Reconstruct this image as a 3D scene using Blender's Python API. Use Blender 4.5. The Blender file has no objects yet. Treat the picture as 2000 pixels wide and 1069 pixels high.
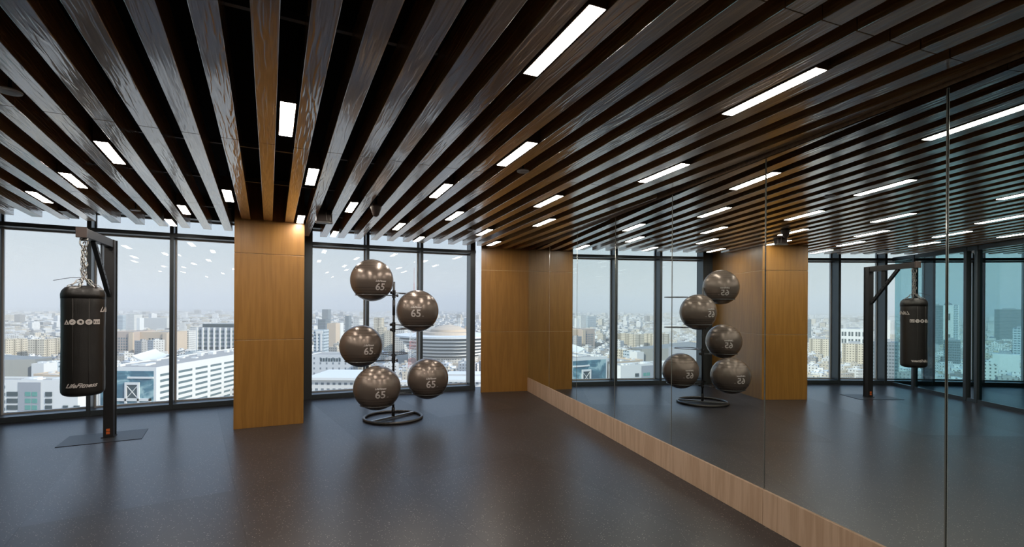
import bpy, bmesh, math, random
from math import sin, cos, tan, pi, radians as rad, sqrt, atan2
from mathutils import Vector, Matrix

S = bpy.context.scene
COL = S.collection
random.seed(7)

# ------------------------------------------------------------------ camera, light, exposure
FPX, EYE = 954.0, 1.6                       # focal length in pixels of the 2000 px frame, eye height
cam = bpy.data.objects.new('camera', bpy.data.cameras.new('camera'))
COL.objects.link(cam)
cam.data.sensor_width = 36.0
cam.data.lens = FPX / 2000 * 36
cam.data.shift_y = (603.75 - 534.5) / 2000
cam.data.clip_start, cam.data.clip_end = 0.05, 30000
cam.matrix_world = Matrix.Translation((0, 0, EYE)) @ (Matrix.Rotation(pi / 2, 4, 'X') @ Matrix.Rotation(0.00575, 4, 'Z'))
S.camera = cam
S.view_settings.view_transform = 'Standard'
S.view_settings.look = 'None'
S.view_settings.exposure = 0.0
S.view_settings.gamma = 1.0
S.view_settings.use_curve_mapping = False
S.cycles.max_bounces = 10
S.cycles.diffuse_bounces = 4
S.cycles.glossy_bounces = 5
S.cycles.transmission_bounces = 4
S.cycles.transparent_max_bounces = 16
S.cycles.volume_bounces = 0
S.cycles.sample_clamp_indirect = 3.0
S.cycles.caustics_reflective = False
S.cycles.caustics_refractive = False
S.cycles.use_denoising = True

W = bpy.data.worlds.new('hazy_sky'); S.world = W
W.use_nodes = True
wn, wl = W.node_tree.nodes, W.node_tree.links
wn.clear()
geo = wn.new('ShaderNodeTexCoord'); sep = wn.new('ShaderNodeSeparateXYZ')
ramp = wn.new('ShaderNodeValToRGB'); bg = wn.new('ShaderNodeBackground'); wo = wn.new('ShaderNodeOutputWorld')
wl.new(geo.outputs['Generated'], sep.inputs[0]); wl.new(sep.outputs['Z'], ramp.inputs[0])
wl.new(ramp.outputs[0], bg.inputs[0]); wl.new(bg.outputs[0], wo.inputs[0])
cr = ramp.color_ramp
cr.elements[0].position = 0.0; cr.elements[0].color = (0.86, 0.86, 0.84, 1)
cr.elements[1].position = 1.0; cr.elements[1].color = (0.32, 0.60, 1.12, 1)
e = cr.elements.new(0.10); e.color = (0.65, 0.725, 0.77, 1)
e = cr.elements.new(0.25); e.color = (0.52, 0.74, 1.06, 1)
bg.inputs[1].default_value = 1.12
sun = bpy.data.objects.new('sun', bpy.data.lights.new('sun', 'SUN')); COL.objects.link(sun)
sun.data.energy = 4.9; sun.data.angle = rad(1.0); sun.data.color = (1.0, 0.93, 0.80)
sun.rotation_euler = Vector((0.82, -0.36, 0.55)).to_track_quat('Z', 'Y').to_euler()

# ------------------------------------------------------------------ geometry of the round floor plan
CX, CY = 9.69, -19.54                      # centre of the tower
def pol(R, deg, z=0.0):
    return Vector((CX + R * sin(rad(deg)), CY + R * cos(rad(deg)), z))
TH0, PITCH = -26.43, 0.5095                # beam centred on the pillar, angle between beams
MA = rad(14.931); NX, NY, MC = cos(MA), sin(MA), 2.7645      # mirror plane n.p = MC
MD = Vector((-NY, NX, 0))                  # along the mirror, away from the camera
MN = Vector((NX, NY, 0))
def mpt(s, off=0.0, z=0.0):                # point on the mirror wall, s metres from the foot of the normal
    return MN * (MC + off) + MD * s + Vector((0, 0, z))
ZB, ZBT, ZS = 2.765, 2.945, 3.32           # beam bottom, beam top, slab
S_CORNER = 9.13                            # mirror-wall coordinate of the far corner
HG = 76.0                                  # height of the floor over the street

# ------------------------------------------------------------------ helpers
class MB:
    def __init__(s): s.v = []; s.f = []; s.m = []
    def quad(s, pts, mi=0):
        b = len(s.v); s.v += [tuple(p) for p in pts]; s.f.append(tuple(range(b, b + len(pts)))); s.m.append(mi)
    def prism(s, poly, z0, z1, mi=0, cap=True):        # poly counter-clockwise seen from above
        b = len(s.v); n = len(poly)
        s.v += [(p[0], p[1], z0) for p in poly] + [(p[0], p[1], z1) for p in poly]
        for i in range(n):
            j = (i + 1) % n
            s.f.append((b + i, b + j, b + n + j, b + n + i)); s.m.append(mi)
        if cap:
            s.f.append(tuple(b + n + i for i in range(n))); s.m.append(mi)
            s.f.append(tuple(b + n - 1 - i for i in range(n))); s.m.append(mi)
    def box(s, x0, x1, y0, y1, z0, z1, mi=0):
        s.prism([(x0, y0), (x1, y0), (x1, y1), (x0, y1)], z0, z1, mi)
    def obox(s, c, ux, hx, hy, z0, z1, mi=0):          # oriented: ux unit 2d vector, half sizes
        ux = Vector((ux[0], ux[1])).normalized(); uy = Vector((-ux.y, ux.x)); c = Vector((c[0], c[1]))
        s.prism([c - ux * hx - uy * hy, c + ux * hx - uy * hy, c + ux * hx + uy * hy, c - ux * hx + uy * hy], z0, z1, mi)
    def bar(s, a, b, w, h, mi=0, up=(0, 0, 1)):         # rectangular bar between two points
        a, b = Vector(a), Vector(b); d = (b - a).normalized(); u = Vector(up)
        if abs(d.dot(u)) > 0.98: u = Vector((1, 0, 0))
        sx = d.cross(u).normalized() * w / 2; sy = sx.cross(d).normalized() * h / 2
        k = len(s.v)
        for p in (a, b):
            s.v += [tuple(p - sx - sy), tuple(p + sx - sy), tuple(p + sx + sy), tuple(p - sx + sy)]
        for q in ((0, 1, 5, 4), (1, 2, 6, 5), (2, 3, 7, 6), (3, 0, 4, 7), (3, 2, 1, 0), (4, 5, 6, 7)):
            s.f.append(tuple(k + i for i in q)); s.m.append(mi)
    def tube(s, pts, r, n=8, closed=False, mi=0):
        pts = [Vector(p) for p in pts]; L = len(pts); k = len(s.v)
        for i, p in enumerate(pts):
            a = pts[i - 1] if (i > 0 or closed) else p; b = pts[(i + 1) % L] if (i < L - 1 or closed) else p
            d = (b - a).normalized(); u = Vector((0, 0, 1)) if abs(d.z) < 0.9 else Vector((1, 0, 0))
            x = d.cross(u).normalized(); y = x.cross(d)
            rr = r[i] if isinstance(r, (list, tuple)) else r
            for j in range(n):
                t = 2 * pi * j / n; s.v.append(tuple(p + x * cos(t) * rr + y * sin(t) * rr))
        for i in range(L if closed else L - 1):
            for j in range(n):
                a = k + i * n + j; b = k + i * n + (j + 1) % n; i2 = (i + 1) % L
                s.f.append((a, b, k + i2 * n + (j + 1) % n, k + i2 * n + j)); s.m.append(mi)
        if not closed:
            s.f.append(tuple(k + j for j in reversed(range(n)))); s.m.append(mi)
            s.f.append(tuple(k + (L - 1) * n + j for j in range(n))); s.m.append(mi)
    def lathe(s, prof, c=(0, 0, 0), n=32, mi=0):        # prof: (r, z) bottom to top
        k = len(s.v)
        for r, z in prof:
            for j in range(n):
                t = 2 * pi * j / n; s.v.append((c[0] + r * cos(t), c[1] + r * sin(t), c[2] + z))
        for i in range(len(prof) - 1):
            for j in range(n):
                s.f.append((k + i * n + j, k + i * n + (j + 1) % n, k + (i + 1) * n + (j + 1) % n, k + (i + 1) * n + j)); s.m.append(mi)
        s.f.append(tuple(k + j for j in reversed(range(n)))); s.m.append(mi)
        s.f.append(tuple(k + (len(prof) - 1) * n + j for j in range(n))); s.m.append(mi)
    def build(s, name, mats, parent=None, smooth=False, loc=None, rotz=0.0, bevel=0.0, bseg=2):
        me = bpy.data.meshes.new(name); me.from_pydata(s.v, [], s.f)
        for m in (mats if isinstance(mats, (list, tuple)) else [mats]): me.materials.append(m)
        if any(s.m): me.polygons.foreach_set('material_index', s.m)
        if smooth: me.polygons.foreach_set('use_smooth', [True] * len(s.f))
        me.update()
        o = bpy.data.objects.new(name, me); COL.objects.link(o)
        if parent is not None: o.parent = parent
        if loc is not None: o.location = loc
        o.rotation_euler.z = rotz
        if bevel:
            b = o.modifiers.new('bevel', 'BEVEL'); b.width = bevel; b.segments = bseg; b.limit_method = 'ANGLE'
        return o
def empty(name, loc=(0, 0, 0), rotz=0.0):
    o = bpy.data.objects.new(name, None); COL.objects.link(o); o.location = loc; o.rotation_euler.z = rotz
    o.empty_display_size = 0.1
    return o
def tag(o, label=None, cat=None, group=None, kind=None):
    if label: o['label'] = label
    if cat: o['category'] = cat
    if group: o['group'] = group
    if kind: o['kind'] = kind
    return o

# ------------------------------------------------------------------ materials
def mat(name):
    m = bpy.data.materials.new(name); m.use_nodes = True
    nt = m.node_tree; b = nt.nodes['Principled BSDF']
    return m, nt.nodes, nt.links, b
def plain(name, col, rough=0.5, metal=0.0, spec=0.5, coat=0.0, emit=None, es=0.0):
    m, n, l, b = mat(name)
    b.inputs['Base Color'].default_value = (*col, 1); b.inputs['Roughness'].default_value = rough
    b.inputs['Metallic'].default_value = metal; b.inputs['Specular IOR Level'].default_value = spec
    b.inputs['Coat Weight'].default_value = coat
    if emit: b.inputs['Emission Color'].default_value = (*emit, 1); b.inputs['Emission Strength'].default_value = es
    return m
def nd(n, t, **kw):
    x = n.new(t)
    for k, v in kw.items():
        if k.startswith('i_'):
            key = k[2:]; key = int(key) if key.isdigit() else key
            x.inputs[key].default_value = v
        else: setattr(x, k, v)
    return x
def math_n(n, l, op, a, b=None, c=None):
    x = n.new('ShaderNodeMath'); x.operation = op
    for i, v in enumerate((a, b, c)):
        if v is None: continue
        if isinstance(v, (int, float)): x.inputs[i].default_value = v
        else: l.new(v, x.inputs[i])
    return x.outputs[0]
def ramp_n(n, l, fac, stops):
    r = n.new('ShaderNodeValToRGB'); l.new(fac, r.inputs[0])
    while len(r.color_ramp.elements) < len(stops): r.color_ramp.elements.new(0.5)
    for e, (p, c) in zip(r.color_ramp.elements, stops):
        e.position = p; e.color = (*c, 1)
    return r.outputs[0]

def wood(name, dark, light, grain_axis='Z', scale=1.0, rough=0.4, bump=0.15, spec=0.5, coat=0.0, ring=6.0, relief=0.0, dist=0.004):
    m, n, l, b = mat(name)
    tc = nd(n, 'ShaderNodeTexCoord'); info = nd(n, 'ShaderNodeObjectInfo')
    off = nd(n, 'ShaderNodeVectorMath', operation='SCALE'); off.inputs[0].default_value = (37.0, 11.0, 23.0)
    l.new(info.outputs['Random'], off.inputs['Scale'])
    add = nd(n, 'ShaderNodeVectorMath', operation='ADD'); l.new(tc.outputs['Object'], add.inputs[0]); l.new(off.outputs[0], add.inputs[1])
    mp = nd(n, 'ShaderNodeMapping'); l.new(add.outputs[0], mp.inputs[0])
    st = {'X': (0.55, 7, 7), 'Z': (7, 7, 0.55)}[grain_axis]
    mp.inputs['Scale'].default_value = tuple(v * scale for v in st)
    n1 = nd(n, 'ShaderNodeTexNoise', i_Scale=1.3, i_Detail=3.0, i_Roughness=0.5); l.new(mp.outputs[0], n1.inputs['Vector'])
    rings = math_n(n, l, 'MULTIPLY', n1.outputs['Fac'], ring * 6.283)
    rs = math_n(n, l, 'SINE', rings)
    rs = math_n(n, l, 'MULTIPLY_ADD', rs, 0.5, 0.5)
    mp2 = nd(n, 'ShaderNodeMapping'); l.new(add.outputs[0], mp2.inputs[0])
    st2 = {'X': (3, 160, 160), 'Z': (160, 160, 3)}[grain_axis]
    mp2.inputs['Scale'].default_value = st2
    n2 = nd(n, 'ShaderNodeTexNoise', i_Scale=1.0, i_Detail=2.0); l.new(mp2.outputs[0], n2.inputs['Vector'])
    f = math_n(n, l, 'MULTIPLY_ADD', rs, 0.45, math_n(n, l, 'MULTIPLY', n2.outputs['Fac'], 0.6))
    col = ramp_n(n, l, f, [(0.15, dark), (0.85, light)])
    l.new(col, b.inputs['Base Color'])
    bp = nd(n, 'ShaderNodeBump', i_Strength=bump, i_Distance=dist)
    hgt = math_n(n, l, 'MULTIPLY_ADD', math_n(n, l, 'POWER', rs, 2.0), 1.0, math_n(n, l, 'MULTIPLY', n2.outputs['Fac'], 0.35))
    l.new(hgt, bp.inputs['Height']); l.new(bp.outputs[0], b.inputs['Normal'])
    if coat > 0.9:                            # the lacquer follows the grain, softened
        bp2 = nd(n, 'ShaderNodeBump', i_Strength=bump * 0.5, i_Distance=dist); l.new(hgt, bp2.inputs['Height']); l.new(bp2.outputs[0], b.inputs['Coat Normal'])
    b.inputs['Roughness'].default_value = rough; b.inputs['Specular IOR Level'].default_value = spec
    b.inputs['Coat Weight'].default_value = coat; b.inputs['Coat Roughness'].default_value = 0.12
    return m
M = {}
M['beam'] = wood('dark_stained_oak', (0.42, 0.225, 0.076), (0.68, 0.39, 0.15), 'X', 1.35, 0.30, 0.30, 0.9, 1.0, 7.0)
M['beam'].node_tree.nodes['Principled BSDF'].inputs['Coat IOR'].default_value = 3.4
M['beam'].node_tree.nodes['Principled BSDF'].inputs['Coat Roughness'].default_value = 0.10
M['panel'] = wood('honey_oak_veneer', (0.285, 0.128, 0.018), (0.375, 0.180, 0.032), 'Z', 1.4, 0.42, 0.03, 0.45, 0.5, 3.0)
M['panel'].node_tree.nodes['Principled BSDF'].inputs['Coat IOR'].default_value = 1.65
M['panel'].node_tree.nodes['Principled BSDF'].inputs['Coat Roughness'].default_value = 0.3
M['skirt'] = wood('pale_oak_veneer', (0.46, 0.31, 0.20), (0.60, 0.43, 0.30), 'Z', 1.6, 0.5, 0.03, 0.35, 0.0, 3.0)
M['skirt2'] = wood('dark_oak_strip', (0.13, 0.07, 0.03), (0.22, 0.13, 0.06), 'X', 1.0, 0.5, 0.05, 0.4)
M['back'] = wood('back_oak_veneer', (0.48, 0.33, 0.18), (0.60, 0.43, 0.25), 'Z', 1.0, 0.5, 0.03, 0.35)
M['black'] = plain('black_plenum_paint', (0.008, 0.008, 0.009), 0.9, 0, 0.1)
M['frame'] = plain('anthracite_aluminium', (0.06, 0.075, 0.085), 0.33, 0.35, 0.6)
M['bead'] = plain('pale_aluminium_bead', (0.50, 0.50, 0.48), 0.35, 0.2)
M['gasket'] = plain('black_gasket', (0.01, 0.01, 0.011), 0.6)
M['rail'] = plain('grey_ceiling_rail', (0.12, 0.12, 0.125), 0.5, 0.3)
M['steel_black'] = plain('black_powder_coat', (0.022, 0.022, 0.024), 0.42)
M['brace_face'] = plain('satin_black_steel', (0.03, 0.034, 0.038), 0.35, 0.2)
M['chain'] = plain('zinc_chain', (0.55, 0.54, 0.52), 0.28, 0.95)
M['ring'] = plain('satin_ring_steel', (0.16, 0.16, 0.165), 0.3, 0.7)
M['chrome'] = plain('chrome_wire', (0.6, 0.6, 0.6), 0.2, 1.0)
M['orange'] = plain('orange_sticker', (0.75, 0.17, 0.04), 0.5)
M['print'] = plain('pale_grey_print', (0.62, 0.58, 0.55), 0.55)
M['white_disc'] = plain('white_plastic', (0.62, 0.62, 0.60), 0.5)
M['bronze'] = plain('dark_bronze_shell', (0.085, 0.062, 0.055), 0.35, 0.1)
M['housing'] = plain('dark_light_housing', (0.10, 0.055, 0.03), 0.6)
M['lamp'] = plain('lit_diffuser', (0.9, 0.9, 0.9), 0.6, emit=(1.0, 0.90, 0.80), es=53.0)
M['lamp_off'] = plain('unlit_diffuser', (0.72, 0.72, 0.68), 0.5)
M['mat'] = plain('charcoal_rubber_mat', (0.028, 0.030, 0.032), 0.42, 0, 0.4)

def vinyl():
    m, n, l, b = mat('black_vinyl')
    tc = nd(n, 'ShaderNodeTexCoord')
    mp = nd(n, 'ShaderNodeMapping'); l.new(tc.outputs['Object'], mp.inputs[0]); mp.inputs['Scale'].default_value = (9, 9, 1.2)
    a = nd(n, 'ShaderNodeTexNoise', i_Scale=1.0, i_Detail=3.0); l.new(mp.outputs[0], a.inputs['Vector'])
    v = nd(n, 'ShaderNodeTexVoronoi', i_Scale=220.0); l.new(tc.outputs['Object'], v.inputs['Vector'])
    h = math_n(n, l, 'MULTIPLY_ADD', a.outputs['Fac'], 1.0, math_n(n, l, 'MULTIPLY', v.outputs['Distance'], 0.06))
    bp = nd(n, 'ShaderNodeBump', i_Strength=0.5, i_Distance=0.02); l.new(h, bp.inputs['Height']); l.new(bp.outputs[0], b.inputs['Normal'])
    b.inputs['Base Color'].default_value = (0.016, 0.015, 0.014, 1); b.inputs['Roughness'].default_value = 0.38
    return m
M['vinyl'] = vinyl()

def ballmat():
    m, n, l, b = mat('pearl_grey_ball')
    tc = nd(n, 'ShaderNodeTexCoord'); sp = nd(n, 'ShaderNodeSeparateXYZ'); l.new(tc.outputs['Object'], sp.inputs[0])
    z = sp.outputs['Z']
    fr = math_n(n, l, 'FRACT', math_n(n, l, 'MULTIPLY', z, 26.0))
    line = math_n(n, l, 'LESS_THAN', fr, 0.12)
    az = math_n(n, l, 'ABSOLUTE', math_n(n, l, 'ADD', z, -0.02))
    zone = math_n(n, l, 'GREATER_THAN', az, 0.115)
    g = math_n(n, l, 'MULTIPLY', line, zone)
    bp = nd(n, 'ShaderNodeBump', i_Strength=0.45, i_Distance=0.004); l.new(math_n(n, l, 'MULTIPLY', g, -1.0), bp.inputs['Height'])
    l.new(bp.outputs[0], b.inputs['Normal'])
    c = ramp_n(n, l, g, [(0.0, (0.205, 0.165, 0.137)), (1.0, (0.085, 0.069, 0.058))])
    l.new(c, b.inputs['Base Color'])
    b.inputs['Roughness'].default_value = 0.27; b.inputs['Metallic'].default_value = 0.5
    return m
M['ball'] = ballmat()

def rubber():
    m, n, l, b = mat('speckled_rubber_floor')
    tc = nd(n, 'ShaderNodeTexCoord')
    mp = nd(n, 'ShaderNodeMapping'); l.new(tc.outputs['Object'], mp.inputs[0]); mp.inputs['Rotation'].default_value = (0, 0, rad(-33))
    sp = nd(n, 'ShaderNodeSeparateXYZ'); l.new(mp.outputs[0], sp.inputs[0])
    # rolls 1.36 m wide running towards the windows
    q = math_n(n, l, 'MULTIPLY', math_n(n, l, 'ADD', sp.outputs['X'], 1.06), 1 / 1.36)
    roll = math_n(n, l, 'FLOOR', q); fq = math_n(n, l, 'FRACT', q)
    wn_ = nd(n, 'ShaderNodeTexWhiteNoise', noise_dimensions='2D')
    s = math_n(n, l, 'FLOOR', math_n(n, l, 'MULTIPLY', math_n(n, l, 'ADD', sp.outputs['Y'], math_n(n, l, 'MULTIPLY', roll, 2.7)), 1 / 4.9))
    cb = nd(n, 'ShaderNodeCombineXYZ'); l.new(roll, cb.inputs[0]); l.new(s, cb.inputs[1]); l.new(cb.outputs[0], wn_.inputs['Vector'])
    seam = math_n(n, l, 'LESS_THAN', fq, 0.006)
    v = nd(n, 'ShaderNodeTexVoronoi', i_Scale=95.0); l.new(tc.outputs['Object'], v.inputs['Vector'])
    vs = nd(n, 'ShaderNodeSeparateColor'); l.new(v.outputs['Color'], vs.inputs[0])
    pick = math_n(n, l, 'GREATER_THAN', vs.outputs[0], 0.87)
    dot = math_n(n, l, 'MULTIPLY', math_n(n, l, 'LESS_THAN', v.outputs['Distance'], 0.30), pick)
    nz = nd(n, 'ShaderNodeTexNoise', i_Scale=1.1, i_Detail=5.0, i_Roughness=0.6); l.new(tc.outputs['Object'], nz.inputs['Vector'])
    base = ramp_n(n, l, nz.outputs['Fac'], [(0.3, (0.021, 0.0195, 0.0215)), (0.7, (0.033, 0.031, 0.034))])
    mx = nd(n, 'ShaderNodeMix', data_type='RGBA'); l.new(dot, mx.inputs['Factor']); l.new(base, mx.inputs['A']); mx.inputs['B'].default_value = (0.30, 0.27, 0.24, 1)
    mx2 = nd(n, 'ShaderNodeMix', data_type='RGBA'); l.new(math_n(n, l, 'MULTIPLY', seam, 0.7), mx2.inputs['Factor']); l.new(mx.outputs['Result'], mx2.inputs['A']); mx2.inputs['B'].default_value = (0.008, 0.008, 0.008, 1)
    l.new(mx2.outputs['Result'], b.inputs['Base Color'])
    r = math_n(n, l, 'ADD', math_n(n, l, 'MULTIPLY', wn_.outputs['Value'], 0.07), math_n(n, l, 'MULTIPLY_ADD', nz.outputs['Fac'], 0.07, 0.25))
    l.new(r, b.inputs['Roughness'])
    b.inputs['Specular IOR Level'].default_value = 0.42
    fn = nd(n, 'ShaderNodeTexNoise', i_Scale=260.0, i_Detail=2.0); l.new(tc.outputs['Object'], fn.inputs['Vector'])
    bp = nd(n, 'ShaderNodeBump', i_Strength=0.10, i_Distance=0.0015); l.new(fn.outputs['Fac'], bp.inputs['Height']); l.new(bp.outputs[0], b.inputs['Normal'])
    return m
M['rubber'] = rubber()

def glass(name, tint, ior=1.45, refl=(0.9, 0.95, 1.0)):
    m = bpy.data.materials.new(name); m.use_nodes = True
    n, l = m.node_tree.nodes, m.node_tree.links; n.clear()
    o = nd(n, 'ShaderNodeOutputMaterial'); t = nd(n, 'ShaderNodeBsdfTransparent'); g = nd(n, 'ShaderNodeBsdfGlossy'); f = nd(n, 'ShaderNodeFresnel')
    t.inputs[0].default_value = (*tint, 1); g.inputs[0].default_value = (*refl, 1); g.inputs['Roughness'].default_value = 0.0
    gg = nd(n, 'ShaderNodeNewGeometry')      # the same reflectance from either side of the thin sheet
    l.new(math_n(n, l, 'MULTIPLY_ADD', gg.outputs['Backfacing'], 1 / ior - ior, ior), f.inputs['IOR'])
    mx = nd(n, 'ShaderNodeMixShader'); l.new(f.outputs[0], mx.inputs[0]); l.new(t.outputs[0], mx.inputs[1]); l.new(g.outputs[0], mx.inputs[2]); l.new(mx.outputs[0], o.inputs[0])
    return m
M['glass'] = glass('window_glass', (0.86, 0.885, 0.885))
M['glass_teal'] = glass('teal_partition_glass', (0.36, 0.60, 0.64), 1.5)
def mirror():
    m = bpy.data.materials.new('silvered_mirror'); m.use_nodes = True
    n, l = m.node_tree.nodes, m.node_tree.links; n.clear()
    o = nd(n, 'ShaderNodeOutputMaterial'); g = nd(n, 'ShaderNodeBsdfGlossy'); g.inputs[0].default_value = (0.82, 0.88, 0.86, 1); g.inputs['Roughness'].default_value = 0.0
    l.new(g.outputs[0], o.inputs[0]); return m
M['mirror'] = mirror()
M['mirror_edge'] = plain('polished_glass_edge', (0.62, 0.66, 0.62), 0.12, 0.75)

def citymat(name, wx=3.2, wz=3.4, dark=(0.16, 0.18, 0.20), fill=0.45, use_attr=False, col=(0.7, 0.68, 0.64), rough=0.8, stripe=0.0):
    """wall colour with rows of windows laid out along each wall"""
    m, n, l, b = mat(name)
    g = nd(n, 'ShaderNodeNewGeometry')
    sn = nd(n, 'ShaderNodeSeparateXYZ'); l.new(g.outputs['True Normal'], sn.inputs[0])
    sp = nd(n, 'ShaderNodeSeparateXYZ'); l.new(g.outputs['Position'], sp.inputs[0])
    along = math_n(n, l, 'SUBTRACT', math_n(n, l, 'MULTIPLY', sp.outputs['X'], sn.outputs['Y']), math_n(n, l, 'MULTIPLY', sp.outputs['Y'], sn.outputs['X']))
    fa = math_n(n, l, 'FRACT', math_n(n, l, 'MULTIPLY', along, 1 / wx))
    fz = math_n(n, l, 'FRACT', math_n(n, l, 'MULTIPLY', math_n(n, l, 'ADD', sp.outputs['Z'], HG), 1 / wz))
    a = math_n(n, l, 'LESS_THAN', math_n(n, l, 'ABSOLUTE', math_n(n, l, 'SUBTRACT', fa, 0.5)), fill / 2)
    c = math_n(n, l, 'LESS_THAN', math_n(n, l, 'ABSOLUTE', math_n(n, l, 'SUBTRACT', fz, 0.5)), 0.21)
    w = math_n(n, l, 'LESS_THAN', math_n(n, l, 'ABSOLUTE', sn.outputs['Z']), 0.3)
    k = math_n(n, l, 'MULTIPLY', math_n(n, l, 'MULTIPLY', a, c), w)
    mx = nd(n, 'ShaderNodeMix', data_type='RGBA'); l.new(k, mx.inputs['Factor']); mx.inputs['B'].default_value = (*dark, 1)
    if use_attr:
        at = nd(n, 'ShaderNodeAttribute', attribute_name='Col'); l.new(at.outputs['Color'], mx.inputs['A'])
    elif stripe:                              # projecting stair shafts in a darker tone
        f2 = math_n(n, l, 'FRACT', math_n(n, l, 'MULTIPLY', along, 1 / (wx * 4)))
        s2 = math_n(n, l, 'MULTIPLY', math_n(n, l, 'LESS_THAN', f2, 0.25), w)
        ms = nd(n, 'ShaderNodeMix', data_type='RGBA'); l.new(s2, ms.inputs['Factor']); ms.inputs['A'].default_value = (*col, 1); ms.inputs['B'].default_value = (*[v * stripe for v in col], 1)
        l.new(ms.outputs['Result'], mx.inputs['A'])
    else: mx.inputs['A'].default_value = (*col, 1)
    l.new(mx.outputs['Result'], b.inputs['Base Color']); b.inputs['Roughness'].default_value = rough; b.inputs['Specular IOR Level'].default_value = 0.2
    return m

# ------------------------------------------------------------------ room shell
# floor and ceiling slab
TL, TR = -42.0, -10.0
def ring_poly(r0, r1, t0, t1, step=2.0):
    n = max(1, int(abs(t1 - t0) / step))
    outer = [pol(r1, t0 + (t1 - t0) * i / n) for i in range(n + 1)]
    inner = [pol(r0, t1 + (t0 - t1) * i / n) for i in range(n + 1)]
    return [(p.x, p.y) for p in (outer + inner)][::-1]
fl = MB(); poly = ring_poly(16.5, 31.32, TL, TR); fl.prism(poly, -0.3, 0.0)
tag(fl.build('floor', M['rubber']), 'dark speckled rubber floor laid in rolls', kind='structure')
ce = MB(); ce.prism(poly, ZS, ZS + 0.3)
tag(ce.build('ceiling', M['black']), 'black slab above the wooden ceiling beams', kind='structure')
# back wall behind the camera, end wall past the partition
bw = MB()
for t in range(int(TL), int(TR), 2):
    a, b = pol(16.6, t), pol(16.6, t + 2); a2, b2 = pol(16.3, t), pol(16.3, t + 2)
    bw.prism([a2, b2, b, a][::-1], 0, ZS)
tag(bw.build('wall_back', M['back']), 'oak wall behind the camera', kind='structure')
ew = MB(); a, b = pol(16.3, TL), pol(31.3, TL); a2, b2 = pol(16.3, TL - 0.5), pol(31.3, TL - 0.5)
ew.prism([a, b, b2, a2], 0, ZS)
tag(ew.build('wall_left_end', M['back']), 'end wall of the room past the glass partition', kind='structure')
# mirror wall (backing)
S0 = -7.5
mwb = MB(); P = [mpt(S0, 0.03), mpt(S0, 0.3), mpt(S_CORNER + 1.6, 0.3), mpt(S_CORNER + 1.6, 0.03)]
mwb.prism(P, 0, ZS)
tag(mwb.build('wall_right', M['black']), 'dark wall behind the mirror panels', kind='structure')
# baseboard of oak panels under the mirror
bb = MB()
SEAM = [2.36 / 1.0]
s = S0; k = 0
edges = []
x = S_CORNER - 1.245
while x > S0: edges.append(x); x -= 1.2125
cuts = sorted([S0] + edges + [S_CORNER])
for a, b in zip(cuts[:-1], cuts[1:]):
    pa, pb = mpt(a + 0.0015, -0.012), mpt(b - 0.0015, -0.012); qa, qb = mpt(a + 0.0015, 0.03), mpt(b - 0.0015, 0.03)
    bb.prism([pb, pa, qa, qb], 0.0, 0.262)
tag(bb.build('baseboard_right', M['skirt'], bevel=0.0015), 'pale oak base panel running under the mirrors', kind='structure')
# mirror panels
names = ['wall mirror panel beside the wood wall in the far corner', 'wall mirror panel, second from the far corner',
         'wall mirror panel, third from the far corner, reflecting the first window', 'wall mirror panel, fourth from the far corner, reflecting the window row',
         'wall mirror panel, fifth from the far corner, reflecting the ball rack', 'wall mirror panel reflecting the punching bag, sixth from the far corner',
         'nearest wall mirror panel at the right edge of the view', 'wall mirror panel beside the camera', 'wall mirror panel behind the camera',
         'second wall mirror panel behind the camera', 'third wall mirror panel behind the camera', 'last wall mirror panel towards the back wall']
cm = [S_CORNER] + edges
for i in range(min(9, len(cm) - 1)):
    a, b = cm[i + 1] + 0.0025, cm[i] - 0.0025
    mm = MB(); e_ = 0.005                     # silvered face with polished bevelled long edges
    P = [mpt(b - e_, 0.0), mpt(a + e_, 0.0), mpt(a, 0.003), mpt(a, 0.008), mpt(b, 0.008), mpt(b, 0.003)]
    mm.prism(P, 0.264, 2.735, 1)
    mm.m[0] = 0
    o = mm.build('mirror_panel', [M['mirror'], M['mirror_edge']])
    tag(o, names[i], 'mirror', 'mirror panels along the right wall')
tr = MB(); P = [mpt(S0, 0.002), mpt(S0, 0.03), mpt(S_CORNER, 0.03), mpt(S_CORNER, 0.002)]
tr.prism(P, 2.742, ZS); tag(tr.build('trim_1', M['skirt2']), 'dark oak strip closing the wall above the mirrors', kind='structure')
# oak wall in the far corner, panelled in three heights
def panelled(mb, poly, zs, gap=0.009, inset=0.005):
    """stacked panels with shadow gaps; poly is the outline"""
    c = sum((Vector((p[0], p[1])) for p in poly), Vector((0, 0))) / len(poly)
    core = []
    for p in poly:
        d = (Vector((p[0], p[1])) - c); core.append(Vector((p[0], p[1])) - d.normalized() * inset * 1.6)
    mb.prism(core, 0, zs[-1], 1)
    for a, b in zip(zs[:-1], zs[1:]):
        mb.prism(poly, a + (gap / 2 if a > 0 else 0), b - gap / 2, 0)
A = Vector((-0.59, 9.325)); B = mpt(S_CORNER + 0.01, 0.02).to_2d()
dn = Vector((-(B - A).y, (B - A).x)).normalized()
wc = MB(); panelled(wc, [A, B, B + dn * 0.75, A + Vector((-0.03, 0.62))], [0.0, 1.16, 2.34, ZS])
tag(wc.build('wall_far', [M['panel'], M['back']]), 'honey oak panelled wall closing the far corner', kind='structure')
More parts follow.
